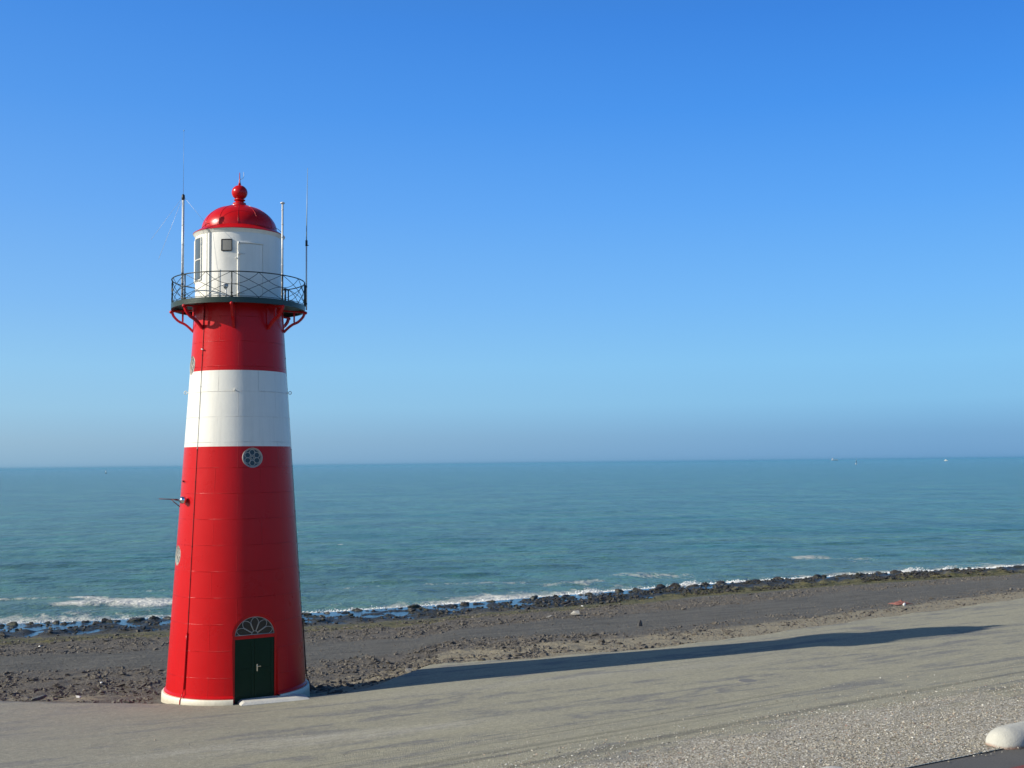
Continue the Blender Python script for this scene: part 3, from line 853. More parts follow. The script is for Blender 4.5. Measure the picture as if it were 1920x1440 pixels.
# ---- lantern room
def build_lantern():
    R = 1.325
    bm = bmesh.new()
    lathe(bm, [(R + .015, 11.856), (R + .015, 11.93), (R, 11.94), (R, 13.93), (R + .02, 13.95), (R + .035, 14.0), (R + .075, 14.035)], 120, a0=AZ0)
    o = auto_smooth(obj_bm('lantern_room', bm, M_LANT, LH), 40); uv_cyl(o, R)
    def curved(name, a0, a1, z0, z1, r0_, r1_, mat, parent, n=None):
        b = bmesh.new(); n = n or max(2, int(abs(a1 - a0) / 3)); G = []
        for k in range(n + 1):
            a = a0 + (a1 - a0) * k / n
            G.append([b.verts.new(P(a, r0_, z0)), b.verts.new(P(a, r1_, z0)), b.verts.new(P(a, r1_, z1)), b.verts.new(P(a, r0_, z1))])
        for k in range(n):
            for j in range(4): b.faces.new((G[k][j], G[k][(j + 1) % 4], G[k + 1][(j + 1) % 4], G[k + 1][j]))
        b.faces.new(G[0][::-1]); b.faces.new(G[-1]); bmesh.ops.recalc_face_normals(b, faces=b.faces)
        return auto_smooth(obj_bm(name, b, mat, parent), 40)
    # service door on the landward side
    d = curved('lantern_door', .8, 30.5, 11.95, 13.56, R - .02, R + .028, M_LANT, LH)
    uv_cyl(d, R)
    b = bmesh.new()
    tube(b, [P(-1.2, R + .03, 11.95), P(-1.2, R + .03, 13.62)], .026, 6); tube(b, [P(31.6, R + .012, 11.95), P(31.6, R + .012, 13.6)], .016, 6)
    tube(b, [P(-2 + 34 * k / 12, R + .03, 13.60) for k in range(13)], .024, 6)
    obj_bm('door_frame', b, M_LANT, d)
    for z in (12.0, 13.2, 13.52):
        b = bmesh.new(); tube(b, [P(-.8, R + .055, z), P(-.8, R + .055, z + .10)], .022, 8); tube(b, [P(-.8, R + .055, z + .05), P(7, R + .045, z + .05)], .010, 6)
        obj_bm('hinge', b, M_STEEL, d, True)
    v_ = curved('vent', -22.6, -9.8, 13.36, 13.68, R - .02, R + .016, M_GREYG, LH)
    b = bmesh.new()
    for (p, q_) in (((-22.9, 13.35), (-22.9, 13.69)), ((-9.5, 13.35), (-9.5, 13.69))): tube(b, [P(p[0], R + .018, p[1]), P(q_[0], R + .018, q_[1])], .014, 5)
    for z in (13.35, 13.69): tube(b, [P(-22.9 + 13.4 * k / 5, R + .018, z) for k in range(6)], .014, 5)
    obj_bm('frame', b, M_DARK, v_)
    # windows looking over the sea
    for k in range(7):
        a = -68 - 33 * k
        w = curved('lantern_window', a - 10, a + 10, 12.55, 13.82, R - .02, R + .012, M_PALEGLASS, LH)
        f = bmesh.new()
        for e in (a - 10.6, a + 10.6): tube(f, [P(e, R + .016, 12.53), P(e, R + .016, 13.84)], .024, 6)
        for z in (12.53, 13.84, 13.17): tube(f, [P(a - 10.6 + 21.2 * j / 6, R + .016, z) for j in range(7)], .022, 6)
        obj_bm('frame', f, M_LANT, w)
    # small lamp on the gallery floor, a conduit on the wall, a knob
    b = bmesh.new(); tube(b, [P(-14, 1.55, 11.86), P(-14, 1.55, 12.22)], .018, 6); tube(b, [P(-16.5, 1.60, 12.28), P(-13, 1.66, 12.20)], [.05, .085], 10)
    obj_bm('floodlight', b, M_STEEL, LH, True)
    b = bmesh.new(); tube(b, [P(-27, R + .03, 11.9), P(-27, R + .03, 12.75), P(-26.4, R + .03, 12.80)], .011, 6)
    tube(b, [P(-3.5, R + .01, 13.12), P(-3.5, R + .06, 13.12)], .02, 6)
    tube(b, [P(-46, R + .02, 11.9), P(-46, R + .02, 13.95)], .008, 5)
    obj_bm('conduit', b, M_LANT, LH, True)
    # roof: narrow sloping eave and ribbed dome
    bm = bmesh.new()
    prof = [(R + .055, 14.025), (R + .078, 14.036), (R + .082, 14.05), (R + .06, 14.066), (1.20, 14.185), (1.145, 14.215)]
    for k in range(1, 15):
        a = math.radians(90 * k / 15.5); prof.append((1.145 * math.cos(a) ** .96, 14.215 + .79 * math.sin(a)))
    prof += [(.295, 14.985), (.29, 15.01), (.205, 15.035)]
    lathe(bm, prof, 96, True, a0=AZ0)
    dome = auto_smooth(obj_bm('dome', bm, M_REDP, LH), 35)
    rb = bmesh.new()
    for k in range(12):
        a = -2 + 30 * k
        tube(rb, [P(a, r + .002, z) for r, z in prof[5:19]], .0075, 5)
    obj_bm('rib', rb, M_REDP, dome, True)
    fb = bmesh.new()
    fp = [(.20, 15.03), (.20, 15.10), (.14, 15.125), (.125, 15.16), (.175, 15.185), (.18, 15.205), (.135, 15.225), (.128, 15.25)]
    for k in range(1, 14):
        a = math.radians(-62 + 150 * k / 13.2); fp.append((.245 * math.cos(a), 15.44 + .235 * math.sin(a)))
    fp += [(.035, 15.68), (.045, 15.70), (.022, 15.78), (.010, 16.08)]
    lathe(fb, fp, 40, True, a0=AZ0)
    fin = auto_smooth(obj_bm('finial', fb, M_REDP, dome), 45)
    lb = bmesh.new()
    tube(lb, [P(90, .02, 15.86), P(90, .10, 15.90), P(90, .125, 15.98), P(90, .125, 16.10)], .007, 5)
    obj_bm('lightning_rod', lb, M_STEEL, dome, True)
    lb = bmesh.new(); tube(lb, [P(60, .29, 15.0), P(60, .40, 14.97), P(60, .47, 14.86)], .007, 5)
    obj_bm('cable_stay', lb, M_STEEL, dome, True)
    for a in (70, -52):
        b = bmesh.new(); tube(b, [P(a, 1.10, 14.30), P(a, 1.24, 14.24), P(a, 1.40, 14.10)], .008, 5); obj_bm('cable_stay', b, M_CABLE, dome, True)
build_lantern()

# ---- masts and aerials bolted to the gallery
def build_masts():
    b = bmesh.new(); base = P(-57, 1.97, 0)
    bx, by = base.x, base.y
    tube(b, [(bx, by, 11.85), (bx, by, 14.9)], .037, 10)
    m_ = obj_bm('antenna_mast', b, M_STEEL, LH, True)
    for z in (12.0, 12.3, 12.62, 12.95, 13.5, 14.1):
        b = bmesh.new(); tube(b, [(bx, by, z), (bx, by, z + .045)], .038, 10); obj_bm('clamp', b, M_STEEL if z > 12.7 else M_DARK, m_, True)
    b = bmesh.new(); tube(b, [(bx, by, 14.86), (bx, by, 14.94), (bx, by, 15.03), (bx, by, 15.06)], [.034, .052, .045, .02], 10)
    obj_bm('antenna_base', b, M_DARK, m_, True)
    b = bmesh.new(); tube(b, [(bx, by, 15.05), (bx, by, 17.0)], [.006, .0035], 5); tube(b, [(bx, by, 17.0), (bx, by, 17.03)], .016, 6)
    obj_bm('whip', b, M_FIBRE, m_, True)
    R3 = Vector((math.cos(az(90)), math.sin(az(90)), 0)); T3 = Vector((math.cos(az(0)), math.sin(az(0)), 0)); top = Vector((bx, by, 15.0))
    for (dx, dt, dz) in ((-.90, .25, -1.42), (-.73, -.55, -1.85), (.74, .30, -.95)):
        b = bmesh.new(); tube(b, [top, top + R3 * dx + T3 * dt + Vector((0, 0, dz))], .0038, 5); obj_bm('radial_wire', b, M_STEEL, m_, True)
    base = P(40.5, 1.96, 0); bx, by = base.x, base.y
    b = bmesh.new(); tube(b, [(bx, by, 11.85), (bx, by, 14.82)], .030, 10)
    m2 = obj_bm('flag_mast', b, M_STEEL, LH, True)
    b = bmesh.new(); tube(b, [(bx, by, 14.80), (bx, by, 14.83), (bx, by, 14.86)], [.06, .075, .02], 12); obj_bm('cap', b, M_STEEL, m2, True)
    for z in (12.0, 12.35, 12.62, 12.9, 13.4, 13.75, 14.15, 14.6):
        b = bmesh.new(); tube(b, [(bx, by, z), (bx, by, z + .03)], .036, 10); obj_bm('clamp', b, M_STEEL, m2, True)
    # long fibreglass whip outside the rail
    base = P(88, 2.075, 0); bx, by = base.x, base.y
    b = bmesh.new(); tube(b, [(bx, by, 11.75), (bx, by, 13.85)], .024, 8)
    m3 = obj_bm('whip_antenna', b, M_STEEL, LH, True)
    b = bmesh.new(); tube(b, [(bx, by, 13.80), (bx, by, 13.98)], .036, 8); tube(b, [(bx, by, 13.82), (bx + .07, by, 13.82)], .012, 5); obj_bm('coupling', b, M_DARK, m3, True)
    b = bmesh.new(); tube(b, [(bx, by, 13.98), (bx + .01, by, 14.9), (bx + .03, by, 16.32)], [.018, .014, .006], 6); obj_bm('whip', b, M_FIBRE, m3, True)
    for z in (11.95, 12.5):
        b = bmesh.new(); box(b, P(88, 2.05, z), (.09, .10, .06)); obj_bm('clamp', b, M_DARK, m3)
    b = bmesh.new(); tube(b, [P(88, 2.04, 11.95), P(88, 2.04, 12.55)], .036, 8); obj_bm('sleeve', b, M_DGREEN, m3, True)
    b = bmesh.new(); tube(b, [P(46, 1.9, 11.85), P(46, 1.9, 12.2)], .028, 8); tube(b, [P(44, 1.9, 12.2), P(47, 1.9, 12.2)], .03, 8)
    obj_bm('pipe_stub', b, M_IRON, LH, True)
build_masts()

# ---- fittings on the tower wall
def build_fittings():
    for a in (-46.5, 86):
        b = bmesh.new()
        tube(b, [P(a - 1.5 * (z - 6) / 5, tw_r(z) + .012, z) for z in np.linspace(2.0, 11.6, 60)], .008, 5)
        cab = obj_bm('lightning_cable', b, None, LH, True, mats=[M_CABLE, M_WHITE])
        for p_ in cab.data.polygons: p_.material_index = 1 if 7.44 < p_.center.z < 9.72 else 0
        b = bmesh.new(); a2 = a + 1.0
        tube(b, [P(a2, tw_r(z) + .03, z) for z in np.linspace(.42, 2.02, 8)] , .022, 7)
        tube(b, [P(a2, tw_r(.42) + .03, .42), P(a2, 2.16, .24), P(a2 - .8, 2.205, .12), P(a2 - .8, 2.215, -.1)], .014, 6)
        obj_bm('conduit', b, M_CABLE if a > 0 else M_REDP, cab, True)
        for z in np.arange(2.6, 11.4, .95):
            b = bmesh.new(); box(b, P(a - 1.5 * (z - 6) / 5, tw_r(z) + .010, z), (.026, .026, .03)); obj_bm('clip', b, M_WHITE if 7.44 < z < 9.72 else M_CABLE, cab)
    for a in (-90, 80, 170, 260 - 180 + 170):
        pass
    for a in (-90, 84, -4):
        z = 9.12; b = bmesh.new(); r = tw_r(z)
        tube(b, [P(a, r - .02, z), P(a, r + .045, z)], .014, 6)
        c = P(a, r + .085, z); o = Vector((math.cos(az(a)), math.sin(az(a)), 0))
        tube(b, [c + o * .045 * math.cos(2 * PI * k / 14) + Vector((0, 0, .045 * math.sin(2 * PI * k / 14))) for k in range(14)], .012, 6, True)
        obj_bm('eye_bolt', b, M_WHITE, LH, True)
    for a, z in ((-70, 6.42), (-48, 10.38)):
        b = bmesh.new(); r = tw_r(z)
        tube(b, [P(a, r - .02, z), P(a, r + .05, z), P(a + 3, r + .06, z - .02)], .02, 6); obj_bm('hook', b, M_CABLE if z < 8 else M_STEEL, LH, True)
    # bracket arm and lamp on the left of the shaft
    z = 5.86; b = bmesh.new()
    tube(b, [P(-86, tw_r(z), z), P(-86, tw_r(z) + .62, z + .03)], .016, 6)
    tube(b, [P(-82, tw_r(z) , z - .05), P(-86, tw_r(z) + .25, z + .015)], .014, 6)
    tube(b, [P(-84, tw_r(z - .2), z - .22), P(-86, tw_r(z) + .27, z + .012)], .014, 6)
    obj_bm('bracket_arm', b, M_CABLE, LH, True)
    b = bmesh.new(); r = tw_r(z)
    tube(b, [P(-61, r - .02, z - .02), P(-61, r + .12, z - .02)], .022, 8)
    c = P(-61, r + .12, z); d_ = (P(-70, r + .12, z) - P(-52, r + .12, z)).normalized()
    tube(b, [c - d_ * .13, c - d_ * .10, c + d_ * .0, c + d_ * .03, c + d_ * .10, c + d_ * .12], [.085, .11, .11, .075, .075, .05], 14)
    obj_bm('wall_lamp', b, M_CHROME, LH, True)
build_fittings()

# ---- concrete threshold slab before the door
def build_slab():
    bm = bmesh.new()
    c0 = ground_at(452, 1322); c1 = ground_at(598, 1307)
    c0 = c0 * (1 - .2 / 33); c1 = c1 * (1 - .2 / 33); c0[2] = float(land_z(c0[0], c0[1]))
    d = Vector(c1 - c0); d.z = 0; L = d.length - .25; d.normalize(); n = Vector((-d.y, d.x, 0))
    H = .065; W = .75
    def pt(a, w, z): return Vector((c0[0], c0[1], c0[2])) + d * a + n * w + Vector((0, 0, z))
    low = [pt(0, 0, -.15), pt(L, 0, -.15), pt(L, W, -.15), pt(0, W, -.15)]
    top = [pt(.10, .09, H), pt(L - .32, .09, H), pt(L - .32, W, H), pt(.10, W, H)]
    mid = [pt(0, 0, .004), pt(L, 0, .004), pt(L, W, .004), pt(0, W, .004)]
    rings = [[bm.verts.new(v) for v in r] for r in (low, mid, top)]
    for A, B in ((rings[0], rings[1]), (rings[1], rings[2])):
        for k in range(4): bm.faces.new((A[k], A[(k + 1) % 4], B[(k + 1) % 4], B[k]))
    bm.faces.new(rings[2]); bmesh.ops.recalc_face_normals(bm, faces=bm.faces)
    bmesh.ops.bevel(bm, geom=[e for e in bm.edges if e.verts[0] in rings[2] and e.verts[1] in rings[2]], offset=.015, segments=2, affect='EDGES')
    o = obj_bm('doorstep', bm, M_CONC)
    tag(o, 'low pale concrete doorstep slab at the foot of the green lighthouse door', 'doorstep')
build_slab()
# ---- LIGHT END
# ---- ROCKS BEGIN
# ------------------------------------------------------------------ stones
def hull_stone(seed, n=16, flat=.7, smooth=False):
    r = np.random.default_rng(seed)
    p = r.normal(size=(n, 3)); p /= np.linalg.norm(p, axis=1)[:, None]
    p *= (.75 + .35 * r.random((n, 1))) * np.array([1, .72 + .2 * r.random(), flat]) * .5
    bm = bmesh.new()
    for q in p: bm.verts.new(q)
    res = bmesh.ops.convex_hull(bm, input=bm.verts)
    bmesh.ops.delete(bm, geom=[g for g in set(res['geom_interior'] + res['geom_unused']) if isinstance(g, bmesh.types.BMVert)], context='VERTS')
    if smooth:
        bmesh.ops.bevel(bm, geom=list(bm.edges), offset=.05, segments=2, affect='EDGES', profile=.6)
        bmesh.ops.triangulate(bm, faces=bm.faces)
        bmesh.ops.subdivide_edges(bm, edges=list(bm.edges), cuts=1, use_grid_fill=False)
        for v in bm.verts:
            k = .05 * (math.sin(v.co.x * 23 + seed) * math.sin(v.co.y * 19 + seed * 2) + .6 * math.sin(v.co.z * 41 + v.co.x * 17))
            v.co *= 1 + k
    bmesh.ops.triangulate(bm, faces=bm.faces)
    bmesh.ops.recalc_face_normals(bm, faces=bm.faces)
    return bm
def to_np(bm):
    bm.verts.index_update()
    V = np.array([v.co[:] for v in bm.verts]); Fc = np.array([[v.index for v in f.verts] for f in bm.faces]); bm.free(); return V, Fc

def stone_mat(name, a, b, rough=.85, green=None, wet=False):
    t = NT(name); v = t.coord()
    oi = t.node('ShaderNodeObjectInfo')
    n = t.noise(v, 3.5, 6, .65); n2 = t.noise(v, 16, 4, .7)
    c = t.mix(t.ramp(n, [(.32, 0.0), (.68, 1.0)]), a, b)
    c = t.mix(t.math('MULTIPLY', oi.outputs['Random'], .6), c, tuple(x * .6 for x in a))
    c = t.mix(1.0, c, t.ramp(n2, [(.3, (.7, .7, .7)), (.7, (1.25, 1.25, 1.25))]), 'MULTIPLY')
    if green:
        g = t.ramp(t.noise(v, 1.9, 5, .6), [(.46, 0.0), (.62, 1.0)])
        c = t.mix(t.math('MULTIPLY', g, t.math('ADD', .25, t.math('MULTIPLY', oi.outputs['Random'], .6))), c, green)
    return t.out(c, rough, t.bump(t.math('ADD', n, t.math('MULTIPLY', n2, .4)), .06, .8), .35 if not wet else .5)
M_BOULD = stone_mat('wet_basalt', (.020, .019, .018), (.052, .047, .042), .48, (.030, .040, .014), True)
M_BOULD2 = stone_mat('dry_basalt', (.034, .030, .027), (.085, .074, .064), .62, (.045, .048, .020), True)
M_STONE = stone_mat('rubble_stone', (.080, .072, .062), (.185, .166, .140), .85)
M_PALEST = stone_mat('pale_stone', (.30, .29, .27), (.46, .45, .41), .8)

def add_stuff(name, pts, protos, scales, mat, squash=None, cols=None, kindv='stuff', label=None):
    """many small pieces in one mesh; pts (n,3)"""
    n = len(pts); Vs = []; Fs = []; Cs = []; off = 0
    which = rng.integers(0, len(protos), n)
    for k, (PV, PF) in enumerate(protos):
        idx = np.where(which == k)[0]
        if not len(idx): continue
        ang = rng.random(len(idx)) * 2 * PI; tilt = rng.normal(0, .35, len(idx)); c, s = np.cos(ang), np.sin(ang)
        V = PV[None] * scales[idx][:, None, None]
        ct, st = np.cos(tilt)[:, None], np.sin(tilt)[:, None]
        y = V[..., 1] * ct - V[..., 2] * st; z = V[..., 1] * st + V[..., 2] * ct; x = V[..., 0]
        W = np.stack([x * c[:, None] - y * s[:, None], x * s[:, None] + y * c[:, None], z * (squash[idx][:, None] if squash is not None else 1)], -1) + pts[idx][:, None, :]
        Vs.append(W.reshape(-1, 3)); m_ = len(PV)
        Fs.append((PF[None] + (off + np.arange(len(idx)) * m_)[:, None, None]).reshape(-1, 3)); off += len(idx) * m_
        if cols is not None: Cs.append(np.repeat(cols[idx], m_, 0))
    at = {'tint': np.concatenate(Cs)} if cols is not None else None
    o = mesh_np(name, np.concatenate(Vs), np.concatenate(Fs), mat, False, at)
    kind(o, kindv)
    if label: o['label'] = label
    return o

STONES = [to_np(hull_stone(100 + k, 13 + k % 4, .62)) for k in range(14)]
def mesh_of(name, VF, mat, smooth=False):
    o = mesh_np(name, VF[0], VF[1], mat, smooth); me = o.data; bpy.data.objects.remove(o); return me

# -- the row of basalt boulders along the water
def build_boulders():
    metas = []
    for k in range(10):
        for mt in (M_BOULD, M_BOULD2):
            metas.append(mesh_of('boulder', to_np(hull_stone(300 + k, 20 + k % 5, .78, True)), mt, True))
    xs = []; x = -47.0; row = 0
    r = np.random.default_rng(21)
    count = 0
    def region(x):
        if x < -19.5: return ('dark wet boulder in the waterline row left of the lighthouse', 'waterline boulders left of the lighthouse')
        if x < 4: return ('dark wet boulder in the waterline row just right of the lighthouse, white surf behind', 'waterline boulders right of the lighthouse')
        if x < 24: return ('brownish boulder in the waterline row where green weed replaces the blue pools', 'waterline boulders above the green weed')
        return ('dark boulder in the far right waterline row below white breakers', 'waterline boulders at the far right')
    while x < 58 and count < 296:
        sz = float(np.clip(r.lognormal(-.50, .32), .32, .84))
        if x > 8: sz *= 1.12
        if -17 < x < -7.5: sz *= .75
        nrow = 3 if r.random() < .35 and x < 25 else 2
        for j in range(nrow):
            s_ = sz * (1 if j == 0 else r.uniform(.5, .85))
            xx = x + r.normal(0, .22); yy = float(yB(xx)) + (r.normal(.5, .3) if j == 0 else r.uniform(-.9, 1.2))
            if j == 2 and x < -18: yy -= r.uniform(.4, 1.6)
            me = metas[r.integers(0, 10) * 2 + (1 if (xx > 2 and r.random() < .5) or r.random() < .12 else 0)]
            o = bpy.data.objects.new('boulder', me); COL.objects.link(o)
            o.location = (xx, yy, -2.56 + s_ * r.uniform(.05, .17)); o.scale = (s_ * r.uniform(1.05, 1.6), s_ * r.uniform(.9, 1.2), s_ * r.uniform(.72, 1.0))
            o.rotation_euler = (r.normal(0, .22), r.normal(0, .22), r.uniform(-.7, 1.2))
            l, g = region(xx); tag(o, l, 'boulder', g); count += 1
        x += sz * r.uniform(.95, 1.45) * (.72 if x < -17 else 1 if x < 30 else 1.2)
    print('boulders', count)
build_boulders()

# -- rubble on the beach
def build_rubble():
    r = np.random.default_rng(33)
    N = 260000
    x = r.uniform(-40, 45, N); t = r.uniform(0.005, .97, N)
    y = yA(x) + t * (yB(x) - yA(x))
    lo, up = rubble_mask(x, t)
    cl = fbm(x * .8, y * .8, 3)                     # stones gather in clusters
    dens = lo * sstep(.38, .58, cl) * .75 + up * sstep(.36, .58, cl) * .55 + .02
    dens *= (1 - sstep(.84, .88, t))
    dens += .05 * sstep(2, 8, x) * (1 - sstep(.2, .3, t)) * sstep(.48, .6, cl)
    area = 85 * 38.; keep = r.random(N) < np.clip(dens, 0, 1) * .62
    keep &= (np.hypot(x - LX, y - LY) > 2.5)
    x, y, t, lo, up = x[keep], y[keep], t[keep], lo[keep], up[keep]
    big = np.where(t < .35, 1.0, .95)
    sc = np.clip(r.lognormal(-2.24, .46, len(x)), .045, .42) * big
    sc = np.where((lo + up) < .2, sc * .55, sc)
    sc = np.where(x > 5, sc * .85, sc)
    z = beach_z(x, y) + sc * .08
    pts = np.stack([x, y, z], -1)
    dist = np.hypot(x, y); app = sc / dist
    order = np.argsort(-app)
    # the largest in the picture become stones of their own
    inside = (np.abs(x / y) < .47) & (t > .03)
    ind = [i for i in order if inside[i]][:260]
    meshes = [mesh_of('stone', v, M_STONE) for v in STONES]
    for i in ind:
        o = bpy.data.objects.new('stone', meshes[r.integers(0, len(meshes))]); COL.objects.link(o)
        s_ = sc[i]; o.location = pts[i]; o.scale = (s_ * r.uniform(1, 1.3), s_, s_ * r.uniform(.7, 1.0)); o.rotation_euler = (r.normal(0, .3), r.normal(0, .3), r.uniform(0, 6.28))
        if x[i] < -8.5: tag(o, 'rough dark stone lying on the beach left of the lighthouse', 'stone', 'loose stones left of the lighthouse')
        elif t[i] < .36: tag(o, 'rough brown stone in the sandy rubble patch above the lighthouse shadow', 'stone', 'loose stones above the shadow')
        else: tag(o, 'dark stone in the upper rubble band below the green weed right of the lighthouse', 'stone', 'loose stones below the weed')
    rest = np.setdiff1d(np.arange(len(x)), ind)
    add_stuff('rubble', pts[rest], STONES, sc[rest], M_STONE, r.uniform(.7, 1.0, len(rest)))
    # wet cobbles of the pool belt
    N2 = 16000; xw = r.uniform(-42, 58, N2); tw = r.uniform(.85, 1.03, N2); yw = yA(xw) + tw * (yB(xw) - yA(xw))
    kp = r.random(N2) < sstep(.36, .60, fbm(xw * .55, yw * .55, 4)) * (.25 + .7 * sstep(-4, 8, xw)); xw, yw = xw[kp], yw[kp]
    scw = np.clip(r.lognormal(-1.75, .42, len(xw)), .07, .45)
    add_stuff('wet_cobbles', np.stack([xw, yw, beach_z(xw, yw) + scw * .15], -1), STONES, scw, M_BOULD2, r.uniform(.6, .9, len(xw)))
    print('rubble', len(rest), 'ind', len(ind))
build_rubble()

# -- surf thrown up behind the boulders
def build_surf():
    r = np.random.default_rng(8)
    t = NT('surf_foam'); v = t.coord(); t.out(t.mix(t.noise(v, 2, 3), (.74, .77, .78), (.88, .88, .86)), .6, None, .3)
    t.b.inputs['Subsurface Weight'].default_value = 0
    N = 130000
    x = r.uniform(-44, 62, N); k = fbm(x * .11 + 2, x * 0 + 5, 4)
    act = sstep(.30, .52, k) * (.36 + .55 * sstep(-20, -14, x) + .3 * sstep(22, 34, x)) + .10 + .22 * sstep(2, 6, x)
    act += .9 * np.exp(-((x + 11.2) / 2.2) ** 2) + .25 * np.exp(-((x + 2.5) / 2.0) ** 2) + .2 * np.exp(-((x - 22) / 2.2) ** 2) + .35 * np.exp(-((x + 6) / 3) ** 2)
    keep = r.random(N) < act; x = x[keep]; n = len(x)
    d = .75 + np.abs(r.normal(0, 1.1, n)); y = yB(x) + d
    hmax = .16 + .42 * sstep(.45, .7, fbm(x * .55, x * 0 + 2, 3)) * np.clip(act[keep], 0, 1.2)
    z = Z_SEA + .16 + r.random(n) ** 2.2 * hmax * np.exp(-(d - .75) * .7)
    sc = np.clip(r.lognormal(-3.05, .45, n), .02, .13)
    bm = bmesh.new(); bmesh.ops.create_icosphere(bm, subdivisions=1, radius=.5); ico = to_np(bm)
    o = add_stuff('surf', np.stack([x, y, z], -1), [ico], sc, t.mat, r.uniform(.5, 1, n)); o.data.polygons.foreach_set('use_smooth', np.ones(len(o.data.polygons), bool))
    o['label'] = 'white surf breaking on the boulders'
build_surf()

# -- shell and pebble gravel along the road
def build_pebbles():
    r = np.random.default_rng(12)
    t = NT('shell_pebbles'); c = t.attr('tint').outputs['Color']; t.out(c, .75, None, .3)
    N = 185000
    a = r.uniform(-2, 34, N); s = r.uniform(S_ROAD - .3, 22.6, N)
    x, y = from_as(a, s)
    cov = 1 - sstep(15.0, 21.0, s + .07 * (a - 10) + (fbm(a * .35, s * .9, 3) - .5) * 3.2)
    cov = cov * (.35 + .65 * sstep(.36, .5, fbm(a * .5, s * 2.2 + 9, 4))) + .015
    cov = cov * sstep(-.28, .10, s - S_ROAD + (fbm(a * 1.6, s * 0 + 2, 3) - .5) * .5)
    keep = (r.random(N) < cov) & (np.abs(x / y) < .50) & (x > -1)
    a, s, x, y = a[keep], s[keep], x[keep], y[keep]; n = len(a)
    # a few strays on the asphalt
    na = 900; a2 = r.uniform(-20, 35, na); s2 = np.concatenate([r.uniform(19.5, 28, na - 30), r.uniform(12.7, 13.4, 30)]); x2, y2 = from_as(a2, s2)
    x = np.concatenate([x, x2]); y = np.concatenate([y, y2]); n = len(x)
    sc = np.clip(r.lognormal(-3.60, .38, n), .012, .075); sc[-na:] *= .8
    pal = np.array([(.43, .40, .33), (.49, .465, .40), (.60, .59, .54), (.31, .285, .225), (.24, .22, .17), (.42, .34, .26), (.30, .20, .16), (.20, .20, .19)])
    pr = np.array([.22, .20, .13, .17, .12, .07, .04, .05])
    cols = pal[r.choice(len(pal), n, p=pr)] * r.uniform(.75, 1.15, (n, 1)); cols = np.concatenate([cols, np.ones((n, 1))], 1)
    z = land_z(x, y) + sc * .18
    P_ = [to_np(hull_stone(500 + k, 8, .55)) for k in range(8)]
    add_stuff('shell_gravel', np.stack([x, y, z], -1), P_, sc, t.mat, r.uniform(.6, 1, n), cols)
    print('pebbles', n)
build_pebbles()

# ------------------------------------------------------------------ concrete road blocks, litter, craft at sea
def build_blocks():
    t = NT('weathered_concrete'); v = t.coord(); s = t.node('ShaderNodeSeparateXYZ'); t.link(v, s.inputs[0])
    n = t.noise(v, 3, 6, .65); n2 = t.noise(v, 40, 3, .7)
    c = t.mix(n, (.36, .36, .32), (.66, .65, .58))
    k = t.ramp(t.math('ADD', s.outputs[2], t.math('MULTIPLY', t.math('SUBTRACT', n, .5), .12)), [(.02, 1.0), (.07, 0.0)])
    c = t.mix(t.math('MULTIPLY', k, .8), c, (.30, .15, .10))
    mat = t.out(c, .85, t.bump(t.math('ADD', n2, n), .02, .8), .25)
    p0 = ground_at(1853, 1407)
    Lb = 2.6; R = .33; Hh = .32
    bm = bmesh.new()
    # half-round kerb block with domed ends
    nl, na = 28, 20; rows = []
    for i in range(nl + 1):
        u = i / nl
        e = .46
        xx = u * Lb
        def endf(q): return math.sqrt(max(0, 1 - (1 - min(1, q / e)) ** 2))
        f = min(endf(xx), endf(Lb - xx)); f = max(f, .02)
        rows.append([bm.verts.new((xx, -R * f * math.cos(PI * k / na), Hh * (f ** .8) * math.sin(PI * k / na) ** .9)) for k in range(na + 1)])
    for i in range(nl):
        for k in range(na): bm.faces.new((rows[i][k], rows[i][k + 1], rows[i + 1][k + 1], rows[i + 1][k]))
    bmesh.ops.recalc_face_normals(bm, faces=bm.faces)
    o = obj_bm('concrete_road_block', bm, mat, smooth=True)
    ang = math.atan2(.53, .85)
    o.location = (p0[0] + .16, p0[1] + .22, p0[2] - .02); o.rotation_euler = (0, 0, ang)
    tag(o, 'rounded pale concrete kerb block at the road edge in the lower right corner', 'concrete block', 'concrete blocks along the road')
    o2 = o.copy(); COL.objects.link(o2)
    q = np.array(o.location); d = np.array([math.cos(ang), math.sin(ang)])
    o2.location = (q[0] - d[0] * 6.35 + .1, q[1] - d[1] * 6.35 - .1, 1.8 - .02)
    tag(o2, 'second concrete kerb block, only its top showing at the bottom edge among the gravel', 'concrete block', 'concrete blocks along the road')
    return o2
BL2 = build_blocks()

